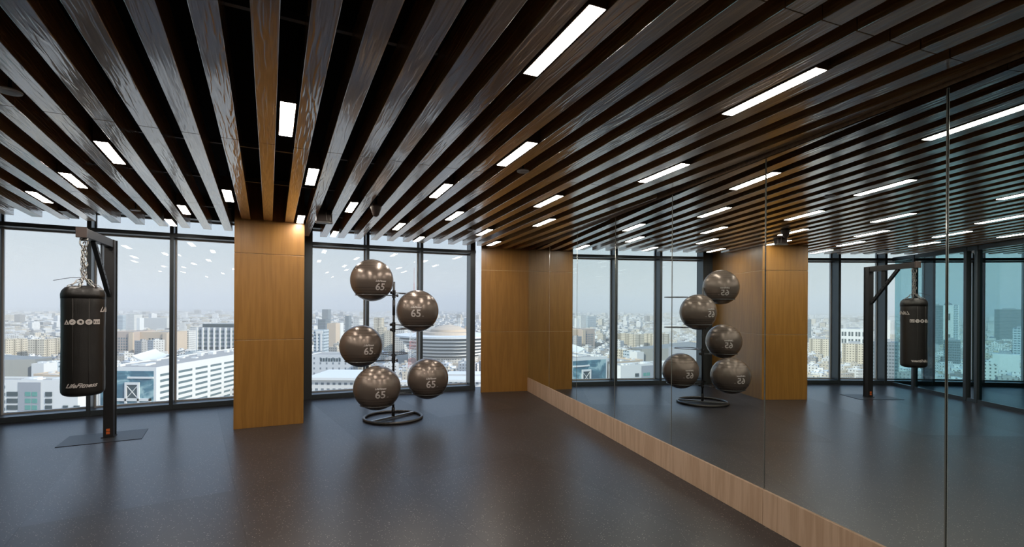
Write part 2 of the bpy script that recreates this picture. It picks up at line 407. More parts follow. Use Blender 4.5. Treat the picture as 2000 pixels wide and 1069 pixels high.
# oak clad pillar
ud = Vector((sin(rad(-26.37)), cos(rad(-26.37)))); uq = Vector((ud.y, -ud.x))
cc = Vector((CX, CY))
def pil(r, q): return cc + ud * r + uq * q
pl = MB(); panelled(pl, [pil(29.15, -0.4225), pil(29.15, 0.4225), pil(31.36, 0.4225), pil(31.36, -0.4225)], [0.0, 1.167, 2.317, ZS])
tag(pl.build('pillar', [M['panel'], M['back']], bevel=0.002), 'square honey oak clad pillar standing between the two window groups', kind='structure')

# ------------------------------------------------------------------ curved window wall
RF, RG = 31.0, 31.27
MU = [-19.76 - 1.83 * k for k in range(12)]
def radial_box(mb, R0, R1, deg, w, z0, z1, mi=0, off=0.0):
    u = Vector((sin(rad(deg)), cos(rad(deg)))); q = Vector((u.y, -u.x))
    a = cc + u * R0 + q * off; b = cc + u * R1 + q * off
    mb.prism([a - q * w / 2, a + q * w / 2, b + q * w / 2, b - q * w / 2], z0, z1, mi)
def chord_box(mb, t0, t1, R0, R1, z0, z1, mi=0):
    mb.prism([pol(R0, t1), pol(R0, t0), pol(R1, t0), pol(R1, t1)][::-1] if t0 < t1 else [pol(R0, t1), pol(R0, t0), pol(R1, t0), pol(R1, t1)], z0, z1, mi)
wi = 0
for k in range(11):
    t0, t1 = MU[k], MU[k + 1]
    if k == 3: continue                       # taken up by the pillar
    if k == 4: t0 = -27.16
    wi += 1
    w = empty('window_%d' % wi, pol(RG, (t0 + t1) / 2)); tag(w, kind='structure')
    if k == 0: t0 = -19.62
    w['label'] = 'tall floor-to-ceiling window bay number %d from the mirror' % wi
    iv = Matrix.Translation(-w.location)
    def put(mb, name, m, **kw):
        o = mb.build(name, m, w, **kw); o.matrix_parent_inverse = iv; return o
    g = MB(); a, b = pol(RG, t0), pol(RG, t1)
    g.quad([(a.x, a.y, 0.07), (b.x, b.y, 0.07), (b.x, b.y, 3.02), (a.x, a.y, 3.02)])
    put(g, 'pane', M['glass'])
    f = MB()
    chord_box(f, t1, t0, RF, RG + 0.03, 0.0, 0.082); put(f, 'sill', M['frame'], bevel=0.003)
    f = MB(); chord_box(f, t1, t0, RF, RG + 0.03, 2.695, 2.752); put(f, 'transom', M['frame'], bevel=0.002)
    f = MB(); chord_box(f, t1, t0, RF, RG + 0.05, 3.0, ZS); put(f, 'head', M['frame'])
    bd = MB()                                  # glazing beads round the two lights of the bay
    for z0, z1 in ((0.082, 2.695), (2.752, 3.0)):
        chord_box(bd, t1, t0, RG - 0.03, RG + 0.02, z0, z0 + 0.022); chord_box(bd, t1, t0, RG - 0.03, RG + 0.02, z1 - 0.022, z1)
        for t, sgn in ((t0, -1), (t1, 1)):
            radial_box(bd, RG - 0.03, RG + 0.02, t, 0.02, z0 + 0.022, z1 - 0.022, 0, sgn * 0.036)
    put(bd, 'glazing_bead', M['bead'])
    mu = MB()
    wd = 0.125 if k in (2,) else 0.05
    if k == 2:
        radial_box(mu, RF - 0.005, RG + 0.03, t1 - 0.02, 0.13, 0, ZS); put(mu, 'mullion', M['frame'], bevel=0.003)
        radial_box(bd, RG, RG + 0.05, t1 - 0.3, 0.25, 0, ZS)
        mu = MB(); radial_box(mu, RF + 0.05, RG + 0.05, -25.46, 0.2, 0, ZS); put(mu, 'closing_panel', M['frame'])
    else:
        radial_box(mu, RF - 0.005, RG + 0.03, t1, 0.052, 0, ZS); put(mu, 'mullion', M['frame'], bevel=0.003)
    if k == 0:
        mu = MB(); radial_box(mu, RF - 0.005, RG + 0.03, MU[0] + 0.03, 0.10, 0, ZS); put(mu, 'mullion', M['frame'], bevel=0.003)
    if k == 4:
        mu = MB(); radial_box(mu, RF + 0.02, RG + 0.03, -27.24, 0.07, 0, ZS); put(mu, 'mullion', M['frame'])

# glass partition on the left, seen in the mirror
TP = -32.83
pr = empty('wall_left_partition', pol(28, TP)); tag(pr, 'teal glass partition with dark posts reflected in the nearest mirror', kind='structure')
ivp = Matrix.Translation(-pr.location)
def putp(mb, name, m, **kw):
    o = mb.build(name, m, pr, **kw); o.matrix_parent_inverse = ivp; return o
stops = [30.97, 30.38, 29.16, 28.94, 27.7, 26.45, 25.2, 23.95, 22.7, 21.45, 20.2, 18.95, 17.7, 16.7]
for i, R in enumerate(stops[1:-1]):
    p_ = MB(); radial_box(p_, R - 0.03, R + 0.03, TP, 0.09, 0, ZB - 0.01); putp(p_, 'post', M['frame'], bevel=0.003)
for a, b in zip(stops[:-1], stops[1:]):
    if a - b < 0.3: continue
    g = MB(); p1, p2 = pol(a - 0.03, TP), pol(b + 0.03, TP)
    g.quad([(p1.x, p1.y, 0.06), (p2.x, p2.y, 0.06), (p2.x, p2.y, 2.68), (p1.x, p1.y, 2.68)]); putp(g, 'pane', M['glass_teal'])
r_ = MB(); radial_box(r_, 16.7, 30.97, TP, 0.07, 0, 0.06); putp(r_, 'bottom_rail', M['frame'])
r_ = MB(); radial_box(r_, 16.7, 30.97, TP, 0.07, 2.68, 2.76); putp(r_, 'top_rail', M['frame'])

# ------------------------------------------------------------------ ceiling beams
NUM = ['', 'first', 'second', 'third', 'fourth', 'fifth', 'sixth', 'seventh', 'eighth', 'ninth', 'tenth', 'eleventh', 'twelfth', 'thirteenth', 'fourteenth', 'fifteenth',
       'sixteenth', 'seventeenth', 'eighteenth', 'nineteenth', 'twentieth', 'twenty-first', 'twenty-second', 'twenty-third', 'twenty-fourth', 'twenty-fifth']
JOINTS = [17.2, 20.53, 23.1, 25.7, 28.28, 32.0]
HW = 0.053
def beam(i):
    th = TH0 + PITCH * i
    u = Vector((sin(rad(th)), cos(rad(th)))); q = Vector((u.y, -u.x))     # q points right
    end = 30.4
    if abs(i) <= 1: end = 29.149
    if th > -19.7: end = 30.62
    def clip(qq):                             # largest R on the near side of the mirror wall
        den = NX * u.x + NY * u.y
        base = NX * (CX + q.x * qq) + NY * (CY + q.y * qq)
        return (MC - 0.004 - base) / den, den
    lim = []
    for qq in (-HW, HW):
        r, den = clip(qq); lim.append((r, den))
    start = 17.2
    mb = MB(); R0 = 24.0
    for a, b in zip(JOINTS[:-1], JOINTS[1:]):
        a2, b2 = max(a + 0.002, start), min(b - 0.002, end)
        lo = [a2, a2]; hi = [b2, b2]
        for s_ in (0, 1):
            r, den = lim[s_]
            if den > 0: hi[s_] = min(hi[s_], r)
            else: lo[s_] = max(lo[s_], r)
        if max(hi[0] - lo[0], hi[1] - lo[1]) < 0.03: continue
        hi = [max(h_, l_ + 0.001) for h_, l_ in zip(hi, lo)]
        # local x runs along the beam, local y to the left
        mb.prism([(lo[1] - R0, -HW), (hi[1] - R0, -HW), (hi[0] - R0, HW), (lo[0] - R0, HW)], 0, ZBT - ZB)
    if not mb.v: return
    o = mb.build('ceiling_beam', M['beam'], None, loc=pol(R0, th, ZB), rotz=pi / 2 - rad(th), bevel=0.0025)
    if i == 0: lab = 'dark stained wooden ceiling beam that meets the middle of the oak pillar'
    elif i > 0: lab = 'dark stained wooden ceiling beam, %s to the right of the beam meeting the pillar middle' % NUM[i]
    else: lab = 'dark stained wooden ceiling beam, %s to the left of the beam meeting the pillar middle' % NUM[-i]
    tag(o, lab, 'ceiling beam', 'wooden ceiling beams')
for i in range(-22, 21): beam(i)
# rails that carry the beams, hung from the slab
RAILN = ['nearest the windows', 'second from the windows', 'third from the windows', 'fourth from the windows', 'fifth from the windows, above the nearest lights', 'farthest from the windows, behind the camera']
def rail(R, ta, tb, lab):
    rl = MB(); t = ta
    while t < tb:
        a, b = pol(R, t, 0), pol(R, min(t + 1, tb), 0)
        if NX * b.x + NY * b.y > MC - 0.05: break
        rl.bar((a.x, a.y, ZBT + 0.016), (b.x, b.y, ZBT + 0.016), 0.028, 0.03)
        if int(t) % 3 == 0: rl.bar((a.x, a.y, ZBT + 0.03), (a.x, a.y, ZS), 0.012, 0.012)
        t += 1
    o = rl.build('ceiling_rail', M['rail'])
    tag(o, 'grey metal rail crossing above the ceiling beams, ' + lab, 'ceiling rail', 'rails above the ceiling beams')
rail(29.5, -38, -27.3, 'nearest the windows, left of the pillar'); rail(29.5, -25.4, -13, 'nearest the windows, right of the pillar')
for j, R in enumerate([27.75, 26.48, 24.32, 21.6, 18.9]): rail(R, -38, -13, RAILN[j + 1])

# ------------------------------------------------------------------ linear ceiling lights
ROWS = [(29.95, [13.5, 8.5, 3.5, -4.5, -8.5], 'the row nearest the windows'),
        (28.8, [11.5, 6.5, 1.5, -3.5, -8.5], 'the second row from the windows'),
        (27.7, [13.5, 8.5, 3.5, -1.5, -6.5, -10.5], 'the third row from the windows'),
        (26.5, [11.5, 6.5, 1.5, -4.5, -9.5], 'the fourth row from the windows'),
        (25.15, [13.5, 7.5, 0.5, -6.5, -10.5], 'the fifth row from the windows'),
        (23.67, [11.5, 5.5, -2.5, -8.5], 'the sixth row from the windows'),
        (21.3, [13.5, 7.5, 1.5, -4.5, -10.5], 'the row above the camera'),
        (18.9, [9.5, 3.5, -2.5, -8.5], 'the row behind the camera')]
def light_unit(R, idx, lab, lit=True):
    th = TH0 + PITCH * idx
    root = empty('ceiling_light', pol(R, th, 2.76), pi / 2 - rad(th))
    tag(root, lab, 'ceiling light', 'linear lights between the ceiling beams')
    h = MB(); L, wd = 0.30, 0.040 if R < 25 else 0.043
    t_ = 0.004
    h.box(-L, L, -wd, -wd + t_, 0.0, 0.13); h.box(-L, L, wd - t_, wd, 0.0, 0.13)
    h.box(-L, -L + t_, -wd + t_, wd - t_, 0.0, 0.13); h.box(L - t_, L, -wd + t_, wd - t_, 0.0, 0.13); h.box(-L, L, -wd, wd, 0.13, 0.135)
    for sx in (-0.2, 0.2): h.bar((sx, 0, 0.135), (sx, 0, ZS - 2.76), 0.006, 0.006)
    h.build('housing', M['housing'], root)
    d = MB(); d.box(-L + t_, L - t_, -wd + t_, wd - t_, -0.001, 0.010)
    d.build('diffuser', M['lamp'] if lit else M['lamp_off'], root)
for R, idxs, rowname in ROWS:
    for k_, idx in enumerate(idxs):
        lit = not (R > 29.9 and idx == -8.5)
        light_unit(R, idx, ('%s linear ceiling light, %s from the mirror in %s' % ('lit' if lit else 'unlit', NUM[k_ + 1], rowname)), lit)
# round white discs in the gaps
for R, idx, lab in [(25.42, -5.5, 'small white ceiling disc at the left edge, above the nearest beams'), (25.53, 8.5, 'small white ceiling disc beside the light in the right middle gap'),
                    (29.11, -5.5, 'small white ceiling disc near the left windows'), (28.64, 10.5, 'small white ceiling disc in front of the right window bay')]:
    th = TH0 + PITCH * idx
    root = empty('ceiling_disc', pol(R, th, 2.752)); tag(root, lab, 'smoke detector', 'round white discs between the beams')
    d = MB(); d.lathe([(0.030, 0.0), (0.050, 0.003), (0.053, 0.010), (0.048, 0.018)], n=28); d.build('cover', M['white_disc'], root, smooth=False)
    d = MB(); d.tube([(0, 0, 0.018), (0, 0, ZS - 2.752)], 0.008); d.build('stem', M['steel_black'], root)
# hanging speaker box and cone fitting
th = TH0 + PITCH * 2.5
root = empty('hanging_speaker', pol(28.35, th, 2.66), pi / 2 - rad(th))
tag(root, 'dark bronze speaker box hanging below the beams right of the pillar', 'speaker')
d = MB(); d.box(-0.05, 0.05, -0.095, 0.095, 0.0, 0.17); d.build('cabinet', M['bronze'], root, bevel=0.03, bseg=4)
d = MB(); d.box(-0.055, 0.02, -0.101, 0.101, -0.006, 0.02); d.build('shelf_bracket', plain('pale_grey_metal', (0.3, 0.3, 0.29), 0.4, 0.4), root, bevel=0.01)
d = MB(); d.bar((0, 0.0, 0.17), (0, 0.0, ZS - 2.66), 0.04, 0.02); d.build('hanger', M['steel_black'], root)
d = MB(); d.bar((-0.053, -0.03, 0.03), (-0.053, -0.02, 0.13), 0.008, 0.006); d.build('badge', M['print'], root)
th = TH0 + PITCH * 4.5
root = empty('cone_speaker', pol(27.5, th, 2.64)); tag(root, 'dark cone shaped speaker hanging between the beams above the ball rack', 'speaker')
d = MB(); d.lathe([(0.015, 0.0), (0.035, 0.02), (0.062, 0.10), (0.066, 0.12), (0.04, 0.135)], n=28); d.build('cone', M['bronze'], root, smooth=True)
d = MB(); d.tube([(0, 0, 0.13), (0, 0, ZS - 2.64)], 0.015); d.build('stem', M['steel_black'], root)

# ------------------------------------------------------------------ text wrapped on round things
def text_mesh(body, size, shear=0.0, bold=0.0, maxedge=0.02, sp=1.0):
    cu = bpy.data.curves.new('text', 'FONT'); cu.body = body; cu.size = size; cu.shear = shear; cu.offset = bold; cu.align_x = 'CENTER'; cu.resolution_u = 6; cu.space_character = sp
    o = bpy.data.objects.new('text', cu); COL.objects.link(o)
    dg = bpy.context.evaluated_depsgraph_get(); ev = o.evaluated_get(dg); me = ev.to_mesh()
    bm = bmesh.new(); bm.from_mesh(me); ev.to_mesh_clear()
    bpy.data.objects.remove(o); bpy.data.curves.remove(cu)
    bmesh.ops.triangulate(bm, faces=bm.faces[:])
    for _ in range(3):
        es = [e for e in bm.edges if e.calc_length() > maxedge]
        if not es: break
        bmesh.ops.subdivide_edges(bm, edges=es, cuts=1); bmesh.ops.triangulate(bm, faces=bm.faces[:])
    bm.verts.ensure_lookup_table()
    v = [(p.co.x, p.co.y) for p in bm.verts]; f = [tuple(q.index for q in p.verts) for p in bm.faces]; bm.free()
    return v, f
def on_sphere(R, az, el):
    """2-d print -> sphere of radius R, centred on bearing az (radians from +X, anticlockwise) and elevation el"""
    def fn(x, y):
        e_ = el + y / R; a_ = az + x / (R * max(0.2, cos(el)))
        return (R * cos(e_) * cos(a_), R * cos(e_) * sin(a_), R * sin(e_))
    return fn
def on_cyl(R, az, z):
    def fn(x, y): return (R * cos(az + x / R), R * sin(az + x / R), z + y)
    return fn
def wrap(name, parent, vf, fn, m):
    mb = MB(); mb.v = [fn(*p) for p in vf[0]]; mb.f = vf[1]; mb.m = [0] * len(vf[1])
    return mb.build(name, m, parent)
T65 = text_mesh('65', 0.140, 0.0, 0.0025, 0.02); TCM = text_mesh('cm', 0.022, 0, 0.0, 0.02); TLF = text_mesh('LifeFitness', 0.034, 0.45, 0.0012, 0.02)
SW = ([(-0.085, -0.006), (0.085, 0.004), (0.085, 0.009), (-0.085, 0.0)], [(0, 1, 2, 3)])

# ------------------------------------------------------------------ ball rack and balls
RB = Vector((-1.718, 7.10))
BALLS = [((-1.996, 6.953, 1.996), 0.298, 1.0), ((-1.331, 6.882, 1.565), 0.293, 1.0), ((-2.163, 7.016, 1.054), 0.300, 1.0), ((-1.825, 6.63, 0.517), 0.313, 0.955), ((-1.227, 7.15, 0.574), 0.298, 1.0)]
BTXT = [((738 + 749) / 2, 559, 726.5, 547), (812.5, 612, 815.5, 607.5), (720, 686, 705.5, 676), (743, 771.5, 736.5, 758), (842, 750, 835.5, 739)]
BLAB = ['grey exercise ball marked 65 on the topmost holder of the rack', 'grey exercise ball marked 65 on the upper right holder of the rack', 'grey exercise ball marked 65 on the middle left holder, second ball up on that side',
        'grey exercise ball marked 65 on the lowest holder, just above the base ring', 'grey exercise ball marked 65 on the lower right holder near the window sill']
root = empty('ball_rack', (RB.x, RB.y, 0)); tag(root, 'black metal exercise ball rack with ring holders on a round base', 'ball rack')
br = MB(); br.tube([(0.41 * cos(t), 0.41 * sin(t), 0.02) for t in [2 * pi * i / 64 for i in range(64)]], 0.02, 8, True); br.build('base_ring', plain('grey_steel_tube', (0.10, 0.095, 0.09), 0.35, 0.5), root, smooth=True)
bdv = Vector((0.448, 0.642)).normalized() * 0.40
br = MB(); br.bar((-bdv.x, -bdv.y, 0.022), (bdv.x, bdv.y, 0.022), 0.04, 0.03); br.build('crossbar', plain('satin_steel_bar', (0.32, 0.33, 0.34), 0.35, 0.6), root, bevel=0.004)
br = MB(); br.tube([(0, 0, 0.03), (0, 0, 1.985)], 0.017, 12); br.tube([(0, 0, 0.03), (0, 0, 0.16)], 0.024, 12); br.tube([(0, 0, 1.5), (0, 0, 1.72)], 0.021, 12); br.build('pole', M['steel_black'], root, smooth=True)
def holder(dx, dy, zr, rr, zc):
    hm = MB(); c = Vector((dx, dy, zr)); d = Vector((dx, dy, 0)).normalized()
    hm.tube([(c.x + rr * cos(t), c.y + rr * sin(t), zr) for t in [2 * pi * i / 40 for i in range(40)]], 0.0075, 6, True)
    side = Vector((-d.y, d.x, 0))
    near = c - d * (rr * 0.94)
    for sg in (-1, 1):
        p0 = Vector((0, 0, zr)) + side * 0.016 * sg; hm.tube([p0, near + side * rr * 0.33 * sg + Vector((0, 0, 0))], 0.006, 6)
    o = hm.build('ring_holder', M['ring'], root, smooth=True)
    kb = MB(); kb.lathe([(0.026, -0.035), (0.026, 0.035)], (0, 0, zr), 14); kb.tube([(0, 0, zr), tuple(-d * 0.045 + Vector((0, 0, zr)))], 0.007)
    e_ = -d * 0.05 + Vector((0, 0, zr)); kb.tube([tuple(e_ + d * 0.012), tuple(e_ - d * 0.012)], 0.021, 10)
    k2 = kb.build('collar_knob', M['steel_black'], o)
for (c, r, sq), bt, lab in zip(BALLS, BTXT, BLAB):
    c = Vector(c); rr = 0.222
    zr = c.z - sqrt(max(0.001, r * r - 0.2145 ** 2)) * sq - 0.004
    dv = Vector((c.x - RB.x, c.y - RB.y)); holder(dv.x, dv.y, zr, rr, 0)
    b_ = empty('exercise_ball', c); tag(b_, lab, 'exercise ball', 'exercise balls on the rack')
    prof = []
    N_ = 40
    for i in range(N_ + 1):
        a_ = -pi / 2 + pi * i / N_; prof.append((max(0.0008, r * cos(a_)), r * sq * sin(a_)))
    bm_ = MB(); bm_.lathe(prof, n=72); bm_.build('shell', M['ball'], b_, smooth=True)
    tx, ty, bx, by = bt
    tocam = atan2(-c.y, -c.x); rp = FPX * r / c.y
    daz = math.asin((tx - bx) / rp * 0.97); eld = math.asin(max(-0.9, -(ty - by) / rp)) + math.asin((EYE - c.z) / c.length) * 0.95
    az_ = tocam + daz; R_ = r * 1.004
    def sph(x, y, fn=on_sphere(R_, az_, eld)):
        p = fn(x, y); return (p[0], p[1], p[2] * sq)
    wrap('number_print', b_, ([(x, y - 0.047) for x, y in T65[0]], T65[1]), sph, M['print'])
    wrap('unit_print', b_, ([(x + 0.098, y - 0.045) for x, y in TCM[0]], TCM[1]), sph, M['print'])
    wrap('logo_print', b_, ([(x, y + 0.072) for x, y in TLF[0]], TLF[1]), sph, M['print'])
# empty ring holders at the back of the rack
for dx, dy, z in [(0.20, 0.40, 1.825), (0.20, 0.40, 1.29), (-0.10, 0.44, 0.905)]: holder(dx, dy, z, 0.205, 0)

# ------------------------------------------------------------------ punching bag stand
PP = Vector((-4.935, 5.995)); BP = Vector((-4.517, 5.149)); ad = (BP - PP).normalized(); an = Vector((-ad.y, ad.x))
root = empty('bag_stand', (PP.x, PP.y, 0), atan2(ad.y, ad.x)); tag(root, 'black steel bag stand with tall post and braced arm by the left window', 'bag stand')
d = MB(); d.box(-0.05, 0.05, -0.05, 0.05, 0.012, 2.42); d.build('post', M['steel_black'], root, bevel=0.006)
d = MB(); d.box(-0.0575, -0.05, -0.06, 0.06, 0.012, 2.42); d.build('back_plate', M['brace_face'], root)
d = MB(); d.box(-0.065, 0.065, -0.065, 0.065, 0.005, 0.014); d.build('base_plate', M['steel_black'], root)
d = MB(); d.box(0.05, 1.0, -0.04, 0.04, 2.325, 2.42); d.build('arm', M['steel_black'], root, bevel=0.004)
d = MB(); d.box(1.0, 1.03, -0.046, 0.046, 2.318, 2.426); d.build('end_cap', M['bronze'], root, bevel=0.004)
d = MB(); d.bar((0.05, 0, 1.74), (0.64, 0, 2.33), 0.045, 0.05); d.build('brace', M['brace_face'], root, bevel=0.003)
for k in range(9):
    t = 0.12 + k * 0.095; c = Vector((0.05 + 0.59 * t, 0, 1.74 + 0.59 * t))
    for sy in (-0.0228, 0.0228):
        d = MB(); d.tube([(c.x, sy - 0.0008, c.z), (c.x, sy + 0.0008, c.z)], 0.010, 10); d.build('bolt_hole', M['black'], root)
d = MB(); d.box(0.28, 0.36, -0.006, 0.006, 2.04, 2.325); d.build('gusset_plate', M['brace_face'], root)
d = MB(); d.box(0.0505, 0.052, -0.018, 0.018, 0.045, 0.075); d.box(0.0505, 0.052, -0.018, 0.018, 0.082, 0.112); d.build('sticker', M['orange'], root)
ZH = 2.31
# the bag hanging from the arm
root = empty('punching_bag', (BP.x, BP.y, 0)); tag(root, 'black vinyl heavy punching bag hanging by chains from the stand arm', 'punching bag')
prof = []
RBg, z0, z1 = 0.180, 0.668, 1.812
for i in range(7):
    a_ = -pi / 2 + (pi / 2) * i / 6; prof.append((RBg - 0.06 + 0.06 * cos(a_) if i else 0.03, z0 + 0.055 + 0.055 * sin(a_)))
for k in range(1, 40):
    t = k / 40; z = z0 + 0.055 + (z1 - 0.16 - z0 - 0.055) * t
    prof.append((RBg + 0.0006 * sin(t * 34) + 0.001 * sin(t * 7 + 1), z))
prof += [(RBg + 0.002, z1 - 0.125), (RBg + 0.001, z1 - 0.12)]
d = MB(); d.lathe(prof, n=56)
for i_, v_ in enumerate(d.v):
    a_ = atan2(v_[1], v_[0]); kk = 1 + 0.005 * sin(a_ * 5 + v_[2] * 2.2) * min(1, max(0, (v_[2] - 0.7) * 1.2)); d.v[i_] = (v_[0] * kk, v_[1] * kk, v_[2])
d.build('body', M['vinyl'], root, smooth=True)
d = MB()
capp = [(RBg + 0.003, z1 - 0.13), (RBg + 0.004, z1 - 0.085), (RBg - 0.006, z1 - 0.05), (RBg - 0.03, z1 - 0.018), (RBg - 0.075, z1), (0.02, z1 + 0.004)]
d.lathe(capp, n=64)
rnd = random.Random(3)
for i_, v_ in enumerate(d.v):
    if v_[2] > z1 - 0.12:
        d.v[i_] = (v_[0] * (1 + rnd.uniform(-.012, .012)), v_[1] * (1 + rnd.uniform(-.012, .012)), v_[2] + rnd.uniform(-.006, .006))
d.build('top_cuff', M['vinyl'], root, smooth=True)
tube_seam = MB()
for a_ in (rad(-35), rad(-75)):
    tube_seam.tube([((RBg + 0.0035) * cos(a_), (RBg + 0.0035) * sin(a_), z) for z in (z0 + 0.1, 1.0, 1.3, z1 - 0.13)], 0.0025, 6)
tube_seam.build('seam', plain('scuffed_vinyl', (0.05, 0.046, 0.042), 0.5), root, smooth=True)
def link(mb, c, d, L, Wd, r, roll):
    d = Vector(d).normalized(); u = Vector((0, 0, 1)) if abs(d.z) < 0.9 else Vector((1, 0, 0))
    x = d.cross(u).normalized(); y = x.cross(d); sx = x * cos(roll) + y * sin(roll); pts = []
    for i in range(14):
        t = 2 * pi * i / 14; pts.append(Vector(c) + d * (L / 2 * cos(t)) + sx * (Wd / 2 * sin(t) * (1.0 if abs(sin(t)) < .6 else 0.95)))
    mb.tube(pts, r, 6, True)
cz1 = 1.90
ch = MB(); n_ = 10
for strand, (ox, oy) in enumerate(((0.016, 0.0), (-0.014, 0.008), (0.0, -0.016))):
    for k in range(n_):
        z = cz1 + (ZH - 0.08 - cz1) * (k + 0.5) / n_
        link(ch, (ox + 0.006 * sin(k * 2.1 + strand), oy + 0.006 * cos(k * 1.7), z), (0.1 * sin(k + strand), 0.1 * cos(k), 1), 0.052, 0.028, 0.0042, (k + strand) % 2 * pi / 2 + 0.4)
ch.build('chain', M['chain'], root, smooth=True)
sw = MB(); link(sw, (0, 0, ZH - 0.035), (0, 0, 1), 0.10, 0.07, 0.007, 0.6); link(sw, (0, 0, ZH - 0.055), (0.3, 0.2, 1), 0.06, 0.05, 0.006, 1.9)
sw.bar((-0.032, -0.01, ZH - 0.004), (0.032, 0.01, ZH - 0.004), 0.02, 0.03)
sw.build('shackle', M['chain'], root, smooth=True)
hk = MB()
for a_ in [rad(x) for x in (-110, -60, -12, 40, 95, 150, 205)]:
    e_ = Vector((0.135 * cos(a_), 0.135 * sin(a_), z1 - 0.015)); s_ = Vector((0, 0, cz1 + 0.01))
    for k in range(4):
        p = s_.lerp(e_, (k + 0.5) / 4); link(hk, p, e_ - s_, 0.055, 0.026, 0.0038, (k % 2) * pi / 2)
    link(hk, (0.155 * cos(a_), 0.155 * sin(a_), z1 - 0.045), (cos(a_) * .6, sin(a_) * .6, -1), 0.05, 0.028, 0.004, 0.3)
hk.build('hanging_chain', M['chain'], root, smooth=True)
cb_ = MB(); pv = Vector((BP.x, BP.y, 0)); lf = Vector((pv.y, -pv.x, 0)).normalized() * -1
cb_.tube([(0, 0, 1.905), tuple(lf * 0.10 + Vector((0, 0, 1.90))), tuple(lf * 0.235 + Vector((0, 0, 1.865)))], 0.003, 6); cb_.build('cable_tie', M['steel_black'], root)
tocam = atan2(-BP.y, -BP.x)
TL2 = text_mesh('LifeFitness', 0.062, 0.55, 0.0016, 0.02); Rp = RBg + 0.0065
wrap('logo_print', root, TL2, on_cyl(Rp, tocam - rad(6), 0.768), M['print'])
TL3 = text_mesh('LifeFitness', 0.075, 0.55, 0.0016, 0.02)
wrap('logo_print', root, TL3, on_cyl(Rp, tocam + rad(92), 1.545), M['print'])
ic = MB()
def ngon(cx, cy, r, n, rot=0): return [(cx + r * cos(rot + 2 * pi * i / n), cy + r * sin(rot + 2 * pi * i / n)) for i in range(n)]
icf = on_cyl(Rp, tocam - rad(7), 1.44); icd = on_cyl(Rp + 0.0008, tocam - rad(7), 1.44)
def addpoly(mb, pts, fn, mi=0):
    c = (sum(p[0] for p in pts) / len(pts), sum(p[1] for p in pts) / len(pts))
    for i in range(len(pts)): mb.quad([fn(*c), fn(*pts[i]), fn(*pts[(i + 1) % len(pts)])], mi)
addpoly(ic, [(-0.148, -0.026), (-0.092, -0.026), (-0.12, 0.026)], icf)
for cx in (-0.066, 0.0, 0.066): addpoly(ic, ngon(cx, 0, 0.029, 20), icf)
for a_ in range(3): addpoly(ic, [(0.104 + a_ * 0.021, -0.024), (0.124 + a_ * 0.021, -0.024), (0.124 + a_ * 0.021, 0.026), (0.104 + a_ * 0.021, 0.026)], icf)
addpoly(ic, [(-0.128, -0.018), (-0.112, -0.018), (-0.12, 0.004)], icd, 1)
addpoly(ic, [(-0.084, -0.002), (-0.068, -0.008), (-0.050, 0.010), (-0.062, 0.004)], icd, 1)
addpoly(ic, ngon(0.002, 0.002, 0.013, 6), icd, 1); addpoly(ic, [(0.004, -0.016), (0.010, -0.016), (0.008, 0.0)], icd, 1)
addpoly(ic, [(0.050, -0.004), (0.082, 0.008), (0.084, 0.013), (0.050, 0.002)], icd, 1); addpoly(ic, [(0.056, -0.014), (0.076, -0.008), (0.076, -0.004), (0.056, -0.010)], icd, 1)
addpoly(ic, [(0.110, -0.010), (0.118, -0.010), (0.118, 0.010), (0.110, 0.012)], icd, 1); addpoly(ic, [(0.130, -0.014), (0.140, -0.014), (0.139, 0.006), (0.131, 0.006)], icd, 1); addpoly(ic, [(0.151, -0.012), (0.160, -0.012), (0.160, 0.012), (0.151, 0.008)], icd, 1)
ic.build('icon_print', [M['print'], M['vinyl']], root)
# rubber mat under the stand
d = MB(); d.prism([(-5.161, 5.523), (-4.475, 5.916), (-4.76, 6.404), (-5.429, 6.004)], 0.0005, 0.005)
tag(d.build('floor_mat', M['mat']), 'thin charcoal rubber mat lying under the bag stand post', 'mat')

# ------------------------------------------------------------------ the city outside, 76 m below
def gx(x, Y): return (x - 1000) / FPX * Y
def gz(x, y, Y): return EYE - (y - 603.75 - 0.00575 * (x - 1000)) / FPX * Y
GZ = -HG
M['ground'] = plain('sandy_ground', (0.42, 0.385, 0.34), 0.95, 0, 0.1)
M['c_white'] = plain('white_render', (0.74, 0.74, 0.72), 0.8, 0, 0.2)
M['c_grey'] = plain('grey_render', (0.36, 0.38, 0.41), 0.8, 0, 0.2)
M['c_flat'] = plain('dusty_flat_roof', (0.42, 0.40, 0.37), 0.9, 0, 0.1)
M['c_dots'] = citymat('pale_office_small_windows', 5.2, 4.2, (0.22, 0.25, 0.28), 0.26, col=(0.62, 0.63, 0.63))
M['c_roof'] = plain('grey_sheet_roof', (0.27, 0.28, 0.27), 0.75, 0, 0.2)
M['c_dark'] = plain('dark_office_glass', (0.055, 0.085, 0.10), 0.15, 0, 0.6)
M['c_band'] = plain('grey_green_strip_glass', (0.13, 0.19, 0.21), 0.2, 0, 0.5)
M['c_green'] = plain('green_office_glass', (0.12, 0.34, 0.30), 0.15, 0, 0.6)
M['c_beige'] = plain('beige_stone', (0.60, 0.49, 0.38), 0.85, 0, 0.2)
M['c_pink'] = plain('pinkish_stone', (0.50, 0.41, 0.36), 0.85, 0, 0.2)
M['c_red'] = plain('red_mast_paint', (0.60, 0.26, 0.24), 0.6)
M['c_tree'] = plain('dusty_tree_leaves', (0.055, 0.075, 0.045), 0.9, 0, 0.1)
M['c_cream'] = citymat('cream_flats', 3.4, 3.3, (0.20, 0.18, 0.15), 0.5, col=(0.66, 0.59, 0.47), stripe=0.55)
M['c_tan'] = citymat('tan_flats', 3.0, 3.3, (0.22, 0.19, 0.15), 0.42, col=(0.57, 0.50, 0.39), stripe=0.5)
